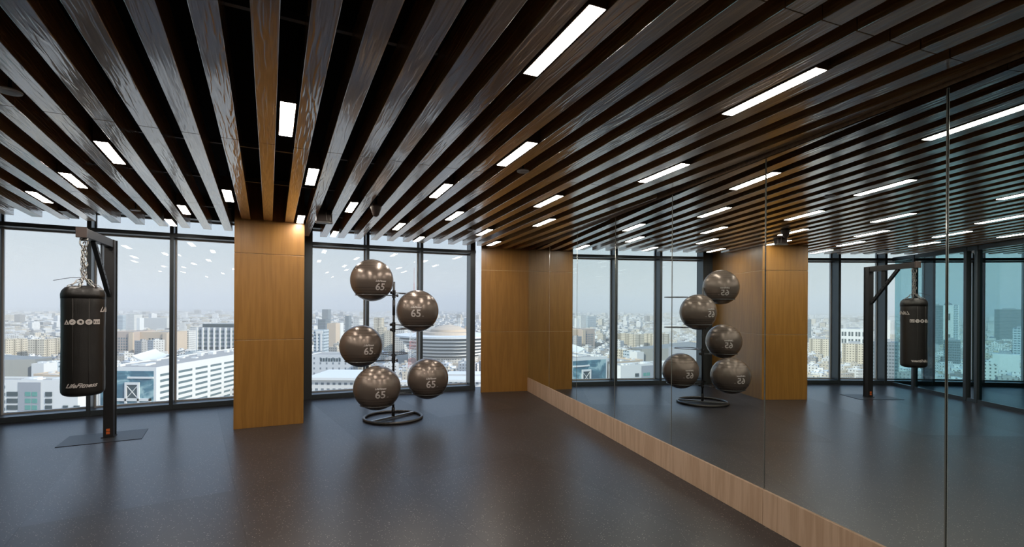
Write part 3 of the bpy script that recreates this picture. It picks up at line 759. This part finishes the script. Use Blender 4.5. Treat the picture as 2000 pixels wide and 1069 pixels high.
M['c_plain'] = citymat('pale_offices', 3.6, 3.6, (0.20, 0.23, 0.25), 0.5, col=(0.70, 0.69, 0.66))
M['c_tower'] = citymat('grey_glass_tower', 2.4, 3.6, (0.07, 0.10, 0.12), 0.72, col=(0.20, 0.24, 0.27), rough=0.4)
M['c_blue'] = citymat('pale_blue_offices', 4.0, 3.8, (0.10, 0.16, 0.20), 0.7, col=(0.50, 0.56, 0.60), rough=0.5)
M['c_house'] = citymat('house_walls', 3.6, 3.4, (0.17, 0.17, 0.17), 0.36, True)
def glassfront():
    m, n, l, b = mat('blue_curtain_wall')
    tc = nd(n, 'ShaderNodeTexCoord'); v = nd(n, 'ShaderNodeTexVoronoi', i_Scale=0.22); l.new(tc.outputs['Object'], v.inputs['Vector'])
    nz = nd(n, 'ShaderNodeTexNoise', i_Scale=0.08, i_Detail=4.0, i_Distortion=1.5); l.new(tc.outputs['Object'], nz.inputs['Vector'])
    c = ramp_n(n, l, nz.outputs['Fac'], [(0.40, (0.06, 0.15, 0.21)), (0.52, (0.10, 0.24, 0.30)), (0.60, (0.34, 0.50, 0.52))])
    l.new(c, b.inputs['Base Color']); b.inputs['Roughness'].default_value = 0.15; return m
M['c_front'] = glassfront()
def bld(name, label, x0, x1, y0, y1, z1, m, cat='building', kind=None):
    root = empty(name, ((x0 + x1) / 2, (y0 + y1) / 2, GZ)); tag(root, label, cat)
    b = MB(); hx, hy = (x1 - x0) / 2, (y1 - y0) / 2
    rf = MB(); rf.box(-hx + .4, hx - .4, -hy + .4, hy - .4, z1 - GZ, z1 - GZ + .12); rf.build('roof', M['c_flat'], root)
    b.box(-hx, hx, -hy, hy, 0, z1 - GZ); b.build('walls', m, root)
    p = MB()
    for a in ((-hx, hx, -hy, -hy + .4), (-hx, hx, hy - .4, hy), (-hx, -hx + .4, -hy + .4, hy - .4), (hx - .4, hx, -hy + .4, hy - .4)): p.box(*a, z1 - GZ, z1 - GZ + 1.0)
    p.build('parapet', m if m not in (M['c_cream'], M['c_tan'], M['c_plain'], M['c_tower'], M['c_blue']) else m, root)
    return root
def part(root, mb, name, m):                      # mesh given in world coordinates
    o = mb.build(name, m, root); o.matrix_parent_inverse = Matrix.Translation(-Vector(root.location)); return o
def clutter(root, x0, x1, y0, y1, z, n, m, seed):
    r = random.Random(seed)
    for i in range(n):
        b = MB(); cx, cy = r.uniform(x0 + 2, x1 - 2), r.uniform(y0 + 2, y1 - 2); w, d, h = r.uniform(.8, 2.6), r.uniform(.8, 2.6), r.uniform(.7, 2.2)
        b.box(cx - w, cx + w, cy - d, cy + d, z, z + h); part(root, b, 'roof_unit', m)
FOOT = []
def foot(x0, x1, y0, y1, pad=6): FOOT.append((x0 - pad, x1 + pad, y0 - pad, y1 + pad))

# white office with strip windows and a blue glass front
x0, x1, y0, y1, zt = -264.0, -227.0, 312.0, 470.0, -38.0
r = bld('office_building', 'white office block with long strip windows and a blue glass front', x0, x1, y0, y1, zt, M['c_white']); foot(x0, x1, y0, y1)
for k in range(10):
    z = zt - 5.4 - k * 3.75
    y = y0 + 3.5
    for w_ in (17, 17.5, 17, 17, 21, 17, 17, 17):
        if y + w_ > y1: break
        b = MB(); b.box(x1 - 0.5, x1 + 0.06, y, y + w_ - 3.2, z, z + 1.55); part(r, b, 'window', M['c_band']); y += w_ + 0.4
b = MB(); b.box(x0 + 1.5, x1 - 1.6, y0 - 0.12, y0 + 0.5, GZ + 2, zt - 1.4); part(r, b, 'glass_front', M['c_front'])
fm = MB(); cxp = x0 + 22.0
for a in ((cxp - 4.6, cxp - 3.4, GZ + 2, zt - 10.2), (cxp + 3.4, cxp + 4.6, GZ + 2, zt - 10.2), (cxp - 4.6, cxp + 4.6, zt - 10.2, zt - 8.6), (cxp - 14, cxp + 12, zt - 20.5, zt - 18.9), (cxp - 14, cxp - 12.8, GZ + 2, zt - 18.9), (cxp + 10.8, cxp + 12, GZ + 2, zt - 18.9)):
    fm.box(a[0], a[1], y0 - 0.9, y0 - 0.1, a[2], a[3])
part(r, fm, 'white_portal', M['c_white'])
fm = MB(); fm.bar((cxp - 3.3, y0 - 0.5, zt - 18.5), (cxp + 3.3, y0 - 0.5, zt - 11), 0.35, 0.35); fm.bar((cxp + 3.3, y0 - 0.5, zt - 18.5), (cxp - 3.3, y0 - 0.5, zt - 11), 0.35, 0.35); part(r, fm, 'cross_brace', M['c_white'])
b = MB(); b.box(cxp - 3.4, cxp + 3.4, y0 - 0.3, y0 - 0.11, zt - 18.8, zt - 10.3); part(r, b, 'portal_window', M['c_dark'])
b = MB(); b.box(x1 - 18, x1 - 1.6, y0 - 0.8, y0 - 0.1, zt - 6.2, zt - 5.0); part(r, b, 'canopy_band', M['c_white'])
clutter(r, x0, x1, y0, y1, zt, 26, M['c_white'], 4)
# cream block left of it, mostly behind the bag
x0, x1, y0, y1, zt = -300.0, -268.0, 312.0, 345.0, -43.0
r = bld('cream_block', 'cream block with a blank stone face between the two nearest offices', x0, x1, y0, y1, zt, M['c_beige']); foot(x0, x1, y0, y1); clutter(r, x0, x1, y0, y1, zt, 8, M['c_white'], 5)
# lower left white and grey office
x0, x1, y0, y1, zt = -300.0, -222.0, 250.0, 262.0, -37.2
r = bld('white_office', 'white and grey office with green glazing at the bottom left below the bag', x0, x1, y0, y1, zt, M['c_white']); foot(x0, x1, y0, y1)
xa = lambda px: gx(px, 250.0)
def panel(a, b_, m, nm, zt_=zt, dz=0.0): p = MB(); p.box(xa(a), xa(b_), y0 - 0.25 - dz, y0 + 0.3, GZ + 1, zt_); part(r, p, nm, m)
panel(37, 81, M['c_grey'], 'grey_panel', zt - 0.2); panel(-80, 11, M['c_blue'], 'glass_bay', zt - 1.0)
for k in range(10):
    z = zt - 6.2 - k * 3.45
    for a, b_, m in ((15.5, 35.5, M['c_dark']), (51, 62, M['c_green']), (64.5, 74.5, M['c_green']), (90.5, 103, M['c_dark']), (125, 134, M['c_dark']), (146, 156, M['c_dark'])):
        if a > 120 and k < 2: continue
        w_ = MB(); w_.box(xa(a), xa(b_), y0 - 0.40, y0 + 0.3, z - 1.1, z + 1.15); part(r, w_, 'window', m)
clutter(r, x0, x1, y0, y1, zt, 14, M['c_white'], 6)
# grey tent roof behind
root = empty('sheet_roof', (-452, 400, GZ)); tag(root, 'wide grey sloping sheet roof behind the bottom left office', 'roof'); foot(-540, -398, 345, 446)
b = MB(); h0 = 27
pts = [(-80, -48, h0 - 1), (-30, -52, h0), (12, -46, h0 + 3), (30, -8, h0 + 7), (52, 10, h0 + 6), (40, 38, h0 + 5), (-10, 46, h0 + 6), (-85, 40, h0 + 2)]
top = (-15, 0, h0 + 13)
for i in range(8): b.quad([pts[i], pts[(i + 1) % 8], top])
for i in range(8):
    p, q = pts[i], pts[(i + 1) % 8]; b.quad([(p[0], p[1], 0), (q[0], q[1], 0), q, p])
b.build('roof_sheet', M['c_roof'], root)
b = MB(); b.prism([(20, -40), (34, -30), (30, -9), (14, -14)], 0, h0 + 9); b.build('stair_tower', M['c_grey'], root)
b = MB(); b.tube([(-42 + 16 * cos(t), 6 + 13 * sin(t), h0 + 9.5 - 2 * cos(t)) for t in [pi + i * pi / 12 for i in range(13)]], 0.9, 6); b.build('roof_gutter', M['c_grey'], root)
# low white roofs and glass corner beyond it
for lab, a, c_, yy, dd, ty, m in (('small white block with roof tanks behind the grey sheet roof', 62, 86, 405, 12, 713, M['c_white']), ('green glass corner block behind the grey sheet roof', 89, 101, 422, 16, 711, M['c_blue']),
                                  ('cream block behind the grey sheet roof', 104, 130, 442, 16, 705, M['c_cream']), ('low cream block with roof units left of the bag', 66, 118, 372, 26, 733, M['c_beige'])):
    xx0, xx1, zt = gx(a, yy), gx(c_, yy), gz(a, ty, yy); r = bld('low_block', lab, xx0, xx1, yy, yy + dd, zt, m); foot(xx0, xx1, yy, yy + dd, 2); clutter(r, xx0, xx1, yy, yy + dd, zt, 6, M['c_white'], int(a))
# mid distance blocks: label, left px, right px, depth Y, thickness, top px, material
MID = [('tan block of flats at the far left edge', -40, 7, 690, 18, 666, 'c_cream'), ('tan block of flats, second from the left edge', 10, 30, 710, 18, 664, 'c_cream'),
       ('darker tan block of flats between two cream ones at left', 34, 52, 732, 18, 668, 'c_tan'), ('cream block of flats with a stepped top left of the bag', 55, 86, 700, 22, 665, 'c_cream'),
       ('tall cream flats just left of the bag', 102, 117, 730, 18, 662, 'c_cream'), ('cream flats hidden mostly behind the bag', 125, 150, 755, 22, 662, 'c_tan'),
       ('pale office with grey roof plant beyond the bag stand post', 214, 240, 1500, 40, 617, 'c_blue'), ('white office slab far beyond the twin stone blocks', 246, 262, 1350, 30, 615, 'c_plain'),
       ('small white tower far beyond the twin stone blocks', 267, 273, 1250, 15, 622, 'c_white'), ('long pale slab far beyond the twin stone blocks', 275, 326, 1500, 30, 622, 'c_plain'),
       ('white six-storey block left of the finned office', 349, 369, 800, 25, 647, 'c_plain'), ('pale L-shaped block left of the finned office', 371, 384, 860, 25, 640, 'c_plain'),
       ('blue glass block at the foot of the finned office', 362, 377, 500, 20, 689, 'c_blue'), ('white block with a round roof tank at the foot of the finned office', 377, 403, 495, 22, 690, 'c_white'),
       ('pale glass block left of the pillar behind the white office', 341, 358, 500, 20, 696, 'c_blue'),
       ('grey high-rise far off to the right of the pillar', 629, 641, 1900, 30, 605, 'c_tower'), ('orange block in the middle distance right of the pillar', 639, 656, 900, 22, 633, 'c_beige'),
       ('white block next to the orange one', 658.5, 665, 930, 18, 632, 'c_white'), ('grey block far right of the pillar', 674, 681, 1400, 25, 618, 'c_tower'), ('pale low block beyond the middle ball', 690, 702, 1100, 30, 625, 'c_plain'),
       ('dark dome-topped block beside the pillar', 621, 636, 1150, 26, 625, 'c_tower'), ('cream tower between the balls', 735, 750, 800, 20, 641, 'c_cream'), ('cream flats behind the rack pole', 751, 765, 780, 20, 648, 'c_cream'),
       ('pale slab behind the rack pole', 770, 790, 820, 25, 643, 'c_plain'), ('cream block behind the top ball', 730, 745, 1000, 22, 622, 'c_cream'),
       ('white flats right of the round hall', 871, 883, 1000, 25, 638, 'c_plain'), ('twin white towers right of the round hall', 887, 893, 980, 16, 634, 'c_white'), ('second of the twin white towers right of the round hall', 894, 899, 985, 16, 634, 'c_white'),
       ('tan block by the right window post', 908, 912, 1100, 16, 639, 'c_beige'), ('pale tower far beyond the round hall', 894, 899, 1500, 20, 622, 'c_plain'), ('pale slab far beyond the round hall', 907, 920, 1600, 24, 622, 'c_blue'),
       ('pale block low behind the lowest ball', 700, 712, 400, 20, 708, 'c_cream')]
for lab, a, c_, yy, dd, ty, m in MID:
    xx0, xx1, zt = gx(a, yy), gx(c_, yy), gz(a, ty, yy); bld('city_block', lab, xx0, xx1, yy, yy + dd, zt, M[m]); foot(xx0, xx1, yy, yy + dd, 4)
# twin stone blocks with punched windows
for lab, a, c_, yy, m, wins in (('left of the twin pinkish stone blocks with square windows', 222, 262, 740, 'c_pink', (227, 251)), ('right of the twin pinkish stone blocks with square windows', 274, 328, 752, 'c_beige', (291, 321))):
    xx0, xx1 = gx(a, yy), gx(c_, yy); zt = gz(a, 649 if a < 250 else 650, yy); r = bld('stone_block', lab, xx0, xx1, yy, yy + 45, zt, M[m]); foot(xx0, xx1, yy, yy + 45)
    n_ = 5
    for i in range(n_):
        for k in range(7):
            wd = (gx(wins[1], yy) - gx(wins[0], yy)) / n_; xw = gx(wins[0], yy) + i * wd; zw = zt - 8.5 - k * 4.1
            w_ = MB(); w_.box(xw, xw + wd * .62, yy - 0.2, yy + 0.3, zw - 2.6, zw); part(r, w_, 'window', M['c_dark'] if a > 250 else M['c_tower'])
    tb = MB(); tb.box(xx1 - 6.5, xx1, yy - 2.5, yy, GZ, zt - 0.5); part(r, tb, 'stair_tower', M['c_beige'])
# curved white roof in front of them
root = empty('curved_roof', (gx(298, 470), 480, GZ)); tag(root, 'white hall with a sagging curved roof in front of the twin stone blocks', 'building'); foot(gx(262, 470), gx(330, 470), 462, 500)
zr = gz(265, 694, 470) - GZ; b = MB(); hw = (gx(330, 470) - gx(264, 470)) / 2
for i in range(16):
    xa_, xb_ = -hw + 2 * hw * i / 16, -hw + 2 * hw * (i + 1) / 16; f_ = lambda x_: zr - 5.5 * (1 - (x_ / hw) ** 2)
    b.quad([(xa_, -14, f_(xa_)), (xb_, -14, f_(xb_)), (xb_, 16, f_(xb_) + 4), (xa_, 16, f_(xa_) + 4)]); b.quad([(xa_, -14, f_(xa_) - 1.6), (xb_, -14, f_(xb_) - 1.6), (xb_, -14, f_(xb_)), (xa_, -14, f_(xa_))])
b.build('roof_shell', M['c_white'], root)
b = MB(); b.box(-hw + 1, hw - 1, -12, 15, 0, zr - 6.2); b.build('glass_walls', M['c_blue'], root)
# finned office
yy = 640; xx0, xx1 = gx(386, yy), gx(475, yy); zt = gz(400, 641, yy)
r = bld('finned_office', 'grey office with tall white fins and a dark roof storey', xx0, xx1, yy, yy + 60, zt, M['c_grey']); foot(xx0, xx1, yy, yy + 60)
for i in range(9):
    b = MB(); x_ = xx0 + (xx1 - xx0) * i / 8; b.box(x_ - 0.9, x_ + 0.9, yy - 1.8, yy, GZ, zt + 0.6); part(r, b, 'fin', M['c_white'])
for k in range(8):
    b = MB(); b.box(xx0, xx1, yy - 0.3, yy + 0.2, zt - 6 - k * 5.4, zt - 3.2 - k * 5.4); part(r, b, 'spandrel', M['c_band'] if k != 4 else M['c_dark'])
b = MB(); b.box(xx0 + 4, xx1, yy + 4, yy + 50, zt, gz(400, 633, yy)); part(r, b, 'roof_storey', M['c_dark'])
# white gate tower, grey ministry wall and flat canopy right of the pillar
yy = 600; r = bld('gate_tower', 'white tower with a tall gate-shaped recess just right of the pillar', gx(613, yy), gx(633, yy), yy, yy + 16, gz(620, 646, yy), M['c_blue']); foot(gx(600, yy), gx(636, yy), yy, yy + 16)
for a, c_ in ((618, 621.2), (626.2, 629.4)):
    b = MB(); b.box(gx(a, yy), gx(c_, yy), yy - 0.8, yy, gz(620, 686, yy), gz(620, 652, yy)); part(r, b, 'white_leg', M['c_white'])
b = MB(); b.box(gx(617, yy), gx(630.5, yy), yy - 1.0, yy, gz(620, 652, yy), gz(620, 646, yy)); part(r, b, 'white_head', M['c_white'])
yy = 405; r = bld('ministry_wall', 'long pale office with a band of dark windows behind the lower balls', gx(600, yy), gx(690, yy), yy, yy + 30, gz(650, 696, yy), M['c_dots']); foot(gx(600, yy), gx(690, yy), yy, yy + 30)
for i in range(8):
    xw = gx(626 + i * 5.2, yy); b = MB(); b.box(xw, xw + 1.5, yy - .2, yy + .2, gz(650, 706.5, yy), gz(650, 700, yy)); part(r, b, 'window', M['c_dark'])
for lab, a, c_, yy, dd, ty in (('wide flat white canopy roof low right of the pillar', 596, 700, 300, 40, 738), ('long white shed roof by the right window post, front one', 868, 945, 330, 18, 742), ('long white shed roof by the right window post, rear one', 872, 960, 372, 18, 731)):
    xx0, xx1, zt = gx(a, yy), gx(c_, yy), gz(a, ty, yy); root = empty('canopy_roof', ((xx0 + xx1) / 2, yy + dd / 2, GZ)); tag(root, lab, 'canopy'); foot(xx0, xx1, yy, yy + dd)
    b = MB(); hx = (xx1 - xx0) / 2; b.box(-hx, hx, -dd / 2, dd / 2, zt - GZ - 1.5, zt - GZ); b.build('roof_slab', M['c_white'], root)
    b = MB(); b.box(-hx + 2, hx - 2, -dd / 2 + 2, dd / 2 - 2, 0, zt - GZ - 1.5); b.build('walls', M['c_plain'], root)
# round hall with stepped rings
yy = 660; cx_ = gx(862, yy); root = empty('round_hall', (cx_, yy + 75, GZ)); tag(root, 'huge round hall with stepped grey rings and a beige dome', 'building'); foot(cx_ - 85, cx_ + 85, yy - 12, yy + 160)
zt = gz(860, 655, yy) - GZ; n_ = 6
b = MB(); b.lathe([(44, 0), (46, zt - 34)], n=64); b.build('base_drum', M['c_plain'], root)
for k in range(n_):
    z = zt - 34 + k * 5.2; rr = 50 + k * 5.2
    b = MB(); b.lathe([(rr - 5, z), (rr - 5, z + 2.6)], n=72); b.build('recessed_ring', M['c_tower'], root)
    b = MB(); b.lathe([(rr - 4, z + 2.4), (rr + 1.5, z + 2.9), (rr + 1.5, z + 5.2), (rr - 4, z + 5.3)], n=72); b.build('ring_slab', M['c_white'], root)
b = MB(); b.lathe([(40, zt - 4), (38, zt + 1), (27, zt + 1.5), (26, zt + 5), (17, zt + 9.0), (6, zt + 11.5), (0.5, zt + 12)], n=48); b.build('dome', M['c_beige'], root)
# red and white lattice mast
yy = 500; cx_ = gx(808.5, yy); root = empty('radio_mast', (cx_, yy, GZ)); foot(cx_ - 6, cx_ + 6, yy - 6, yy + 6); tag(root, 'red and white lattice radio mast in front of the round hall', 'radio mast')
Htop = gz(808, 523, yy) - GZ; Hl = gz(808, 650, yy) - GZ; n_ = 12; h_ = Hl / n_
for k in range(n_):
    b = MB(); w0, w1 = 5.4 - 2.2 * k / n_, 5.4 - 2.2 * (k + 1) / n_; z0_, z1_ = k * h_, (k + 1) * h_; cr_ = [(-1, -1), (1, -1), (1, 1), (-1, 1)]
    for i in range(4):
        p, q = cr_[i], cr_[(i + 1) % 4]
        b.bar((p[0] * w0, p[1] * w0, z0_), (p[0] * w1, p[1] * w1, z1_), .30, .30)
        b.bar((p[0] * w0, p[1] * w0, z0_), (q[0] * w1, q[1] * w1, z1_), .17, .17); b.bar((q[0] * w0, q[1] * w0, z0_), (p[0] * w1, p[1] * w1, z1_), .17, .17); b.bar((p[0] * w1, p[1] * w1, z1_), (q[0] * w1, q[1] * w1, z1_), .2, .2)
    b.build('lattice_section', M['c_red'] if (k // 2) % 2 == 0 else M['c_white'], root)
b = MB(); b.bar((0, 0, Hl), (0, 0, Htop - 16), .55, .55); b.bar((0, 0, Htop - 16), (0, 0, Htop), .28, .28); b.build('aerial', M['c_red'], root)
# buildings seen only in the mirrors: bearing, distance, width, depth, height over street, label, material
def by_az(az, d): return (d * sin(rad(az)), d * cos(rad(az)))
AZB = [(-48.6, 740, 22, 22, 30, 'cream flats reflected left of the ball rack', 'c_cream'), (-50.4, 750, 24, 22, 33, 'tall cream flats reflected behind the ball rack', 'c_tan'), (-52.3, 780, 20, 22, 30, 'grey flats reflected behind the ball rack', 'c_tower'),
       (-47.6, 1600, 60, 30, 30, 'pale slab far off reflected left of the ball rack', 'c_plain'), (-61.9, 940, 32, 22, 32, 'cream flats reflected just right of the pillar', 'c_cream'), (-63.2, 980, 10, 20, 32, 'tan flats reflected beside the first window post', 'c_tan'),
       (-61.0, 1300, 9, 12, 58, 'slim blue grey tower reflected just right of the pillar', 'c_tower'), (-64.7, 830, 30, 22, 32, 'big cream flats reflected left of the bag stand', 'c_cream'), (-64.7, 1100, 44, 20, 44, 'wide pale block with paired windows reflected left of the bag stand', 'c_white'),
       (-66.1, 800, 12, 18, 30, 'tan flats reflected behind the bag stand post', 'c_tan'), (-67.1, 1100, 13, 14, 62, 'white tower reflected beside the bag stand brace', 'c_white'), (-67.0, 650, 21, 22, 45, 'dark striped flats reflected left of the bag', 'c_tower'),
       (-70.75, 1350, 19, 19, 90, 'dark grey glass tower reflected right of the bag', 'c_tower'), (-71.5, 1400, 15, 16, 91, 'white faced tower with two square openings reflected right of the bag', 'c_white'), (-72.0, 1420, 9, 12, 90, 'slim white edged tower reflected right of the bag', 'c_blue'),
       (-71.7, 930, 18, 20, 37, 'dark low block in front of the reflected towers', 'c_tower'), (-75.3, 1800, 55, 40, 84, 'wide dark tower block in the rightmost reflected window', 'c_tower'), (-75.9, 1100, 18, 24, 52, 'pale green block in the rightmost reflected window', 'c_blue'),
       (-75.0, 800, 22, 20, 29, 'low white arcade in the rightmost reflected window', 'c_white'), (-69.2, 1500, 14, 16, 72, 'hazy grey tower reflected above the bag', 'c_tower')]
for az, d, w_, dp, h_, lab, m in AZB:
    x_, y_ = by_az(az, d); root = empty('city_tower' if h_ > 57 else 'city_flats', (x_, y_, GZ), -rad(az)); tag(root, lab, 'building'); FOOT.append((x_ - w_ * .6 - 8, x_ + w_ * .6 + 8, y_ - w_ * .6 - 8, y_ + w_ * .6 + 8))
    b = MB(); b.box(-w_ / 2, w_ / 2, -dp / 2, dp / 2, 0, h_); b.build('walls', M[m], root)
    b = MB(); b.box(-w_ * .2, w_ * .25, -dp * .25, dp * .25, h_, h_ + 3); b.build('roof_house', M['c_grey'], root)
    if 'paired windows' in lab:
        for i in range(4):
            for j in range(2):
                for q in (-2.2, 2.2):
                    b = MB(); b.box(-16 + i * 10.5 + q - 1.5, -16 + i * 10.5 + q + 1.5, -dp / 2 - .2, -dp / 2 + .2, h_ - 13 - j * 13, h_ - 5 - j * 13); b.build('window', M['c_dark'], root)
    if 'two square' in lab:
        for z in (h_ - 32, h_ - 76):
            b = MB(); b.box(-3.6, 3.6, -dp / 2 - .3, -dp / 2 + .2, z, z + 14); b.build('opening', M['c_dark'], root)
        b = MB(); b.lathe([(7, h_), (5.5, h_ + 4), (2, h_ + 6)], n=24); b.build('crown', M['c_tower'], root)
    if 'slim white edged' in lab:
        b = MB(); b.box(-w_ / 2 - .5, -w_ / 2 + 1, -dp / 2 - .4, -dp / 2, 0, h_ + 2); b.box(w_ / 2 - 1, w_ / 2 + .5, -dp / 2 - .4, -dp / 2, 0, h_ + 2); b.build('white_edge', M['c_white'], root)

# the mass of low houses
rnd = random.Random(11)
houses = []
def blocked(x, y, r):
    for a, b_, c_, d_ in FOOT:
        if a - r < x < b_ + r and c_ - r < y < d_ + r: return True
    return False
d = 290.0
while d < 9500:
    cell = 20.0 if d < 1700 else d * 0.0115
    az = -83.0
    while az < 3.0:
        az += math.degrees(cell / d) * rnd.uniform(1.0, 1.22)
        dd = d + rnd.uniform(-.1, .1) * cell
        x, y = by_az(az, dd)
        if rnd.random() < 0.10 or (d < 3000 and blocked(x, y, cell * .45)): continue
        w = cell * rnd.uniform(.30, .41); dp = cell * rnd.uniform(.28, .40)
        u = rnd.random()
        h = rnd.uniform(5, 11) if u < .90 else (rnd.uniform(11, 17) if u < .985 else rnd.uniform(17, 30))
        if d > 1700: h *= min(1.5, d / 1700)
        if d < 420: h = min(h, 14)
        t = rnd.random()
        if t < .55: v = rnd.uniform(.60, .80); c = (v, v * .985, v * .95)
        elif t < .82: v = rnd.uniform(.50, .68); c = (v, v * .90, v * .75)
        else: v = rnd.uniform(.25, .45); c = (v, v * .98, v * .96)
        rot = rad(12 if (int(az / 9) % 2) else -20) + rnd.uniform(-.06, .06)
        houses.append((h * w / dd, x, y, w, dp, h, c, rot, u))
    d += cell * 1.18
houses.sort(key=lambda q: -q[0])
kept, grid = [], {}                              # drop houses that would run into a larger neighbour
for q in houses:
    g_ = (int(q[1] // 150), int(q[2] // 150)); m_ = max(q[3], q[4]); hit = False
    for i in (-1, 0, 1):
        for j in (-1, 0, 1):
            for p in grid.get((g_[0] + i, g_[1] + j), ()):
                lim = min(q[3], q[4]) + min(p[3], p[4]) + 0.6 * (m_ - min(q[3], q[4]) + max(p[3], p[4]) - min(p[3], p[4]))
                if (q[1] - p[1]) ** 2 + (q[2] - p[2]) ** 2 < (lim * 1.12) ** 2: hit = True; break
    if not hit: kept.append(q); grid.setdefault(g_, []).append(q)
houses = kept
def house_mb(w, dp, h, u, tank=True):
    b = MB(); b.box(-w, w, -dp, dp, 0, h); p = .9
    b.box(-w, w, -dp, -dp + .3, h, h + p); b.box(-w, w, dp - .3, dp, h, h + p); b.box(-w, -w + .3, -dp + .3, dp - .3, h, h + p); b.box(w - .3, w, -dp + .3, dp - .3, h, h + p)
    return b
def setcol(o, c):
    me = o.data; a = me.color_attributes.new('Col', 'FLOAT_COLOR', 'CORNER')
    a.data.foreach_set('color', [*c, 1.0] * len(me.loops))
for k, (s_, x, y, w, dp, h, c, rot, u) in enumerate(houses[:260]):
    kind_ = 'white' if c[2] / c[0] > .93 and c[0] > .5 else ('cream' if c[0] > .47 else 'grey')
    o = house_mb(w, dp, h, u).build('low_house', M['c_house'], None, loc=(x, y, GZ), rotz=rot); setcol(o, c)
    tag(o, 'flat-roofed %s house among the low houses of the city outside' % kind_, 'house', '%s low houses of the city outside' % kind_)
    rb = MB(); rb.box(-w * .45, w * .1, -dp * .3, dp * .5, h, h + 2.6); q = rb.build('roof_room', M['c_house'], o); setcol(q, c)
b = MB(); cols = []
for (s_, x, y, w, dp, h, c, rot, u) in houses[260:]:
    ca, sa = cos(rot), sin(rot); k = len(b.v)
    def addb(x0, x1, y0, y1, z0, z1):
        k = len(b.v)
        for z in (z0, z1):
            for px_, py_ in ((x0, y0), (x1, y0), (x1, y1), (x0, y1)): b.v.append((x + px_ * ca - py_ * sa, y + px_ * sa + py_ * ca, z))
        for q in ((0, 1, 5, 4), (1, 2, 6, 5), (2, 3, 7, 6), (3, 0, 4, 7), (4, 5, 6, 7)): b.f.append(tuple(k + i for i in q)); b.m.append(0); cols.extend([*c, 1.0] * 4)
    addb(-w, w, -dp, dp, GZ, GZ + h)
    if x * x + y * y < 2.5e6: addb(-w * .45, w * .1, -dp * .3, dp * .5, GZ + h, GZ + h + 2.8)
o = b.build('distant_houses', M['c_house']); a = o.data.color_attributes.new('Col', 'FLOAT_COLOR', 'CORNER'); a.data.foreach_set('color', cols)
tag(o, 'countless pale low houses of the city reaching to the horizon', 'houses', kind='stuff')
# trees between the houses
HG_ = {}
for q in houses:
    if q[1] ** 2 + q[2] ** 2 < 4.5e6: HG_.setdefault((int(q[1] // 40), int(q[2] // 40)), []).append(q)
def near_house(x, y, r):
    for i in (-1, 0, 1):
        for j in (-1, 0, 1):
            for q in HG_.get((int(x // 40) + i, int(y // 40) + j), ()):
                if (q[1] - x) ** 2 + (q[2] - y) ** 2 < (max(q[3], q[4]) * 1.45 + r) ** 2: return True
    return False
b = MB()
for k in range(700):
    az, d = rnd.uniform(-82, 2), 330 + 1500 * rnd.random() ** 1.4
    x, y = by_az(az, d)
    for j in range(rnd.randint(1, 4)):
        r_ = rnd.uniform(1.8, 3.8); tx, ty = x + rnd.uniform(-9, 9), y + rnd.uniform(-9, 9)
        if blocked(tx, ty, 4) or near_house(tx, ty, r_): continue
        b.lathe([(r_ * .4, 0), (r_, r_ * .7), (r_ * .9, r_ * 1.3), (r_ * .3, r_ * 1.9)], (tx, ty, GZ), 7)
tag(b.build('treetops', M['c_tree'], smooth=True), 'dusty dark green trees scattered between the low houses', 'trees', kind='stuff')
g = MB()
pts = [by_az(a_, 30000) for a_ in range(-120, 61, 10)]
g.quad([(p[0], p[1], GZ) for p in ([(60, 20), (-60, -40)] + pts)][::1])
tag(g.build('ground', M['ground']), 'sandy ground of the city far below', kind='structure')
# the haze over the city: a wide slab of air starting 60 m outside the windows
hz = bpy.data.materials.new('haze'); hz.use_nodes = True; hn, hl = hz.node_tree.nodes, hz.node_tree.links; hn.clear()
ho = nd(hn, 'ShaderNodeOutputMaterial'); hv = nd(hn, 'ShaderNodeVolumeScatter'); hv.inputs['Color'].default_value = (1.0, 0.94, 0.84, 1); hv.inputs['Density'].default_value = 0.00022; hv.inputs['Anisotropy'].default_value = -0.2
hl.new(hv.outputs[0], ho.inputs['Volume'])
nv = Vector((sin(rad(-28)), cos(rad(-28)))); tv = Vector((nv.y, -nv.x)); ctr = Vector((CX, CY)) + nv * 95
h = MB(); h.prism([ctr - tv * 14000, ctr + tv * 14000, ctr + tv * 14000 + nv * 14000, ctr - tv * 14000 + nv * 14000], GZ - 1, 260)
tag(h.build('haze', hz), 'pale dusty haze hanging over the whole city outside', 'haze', kind='stuff')
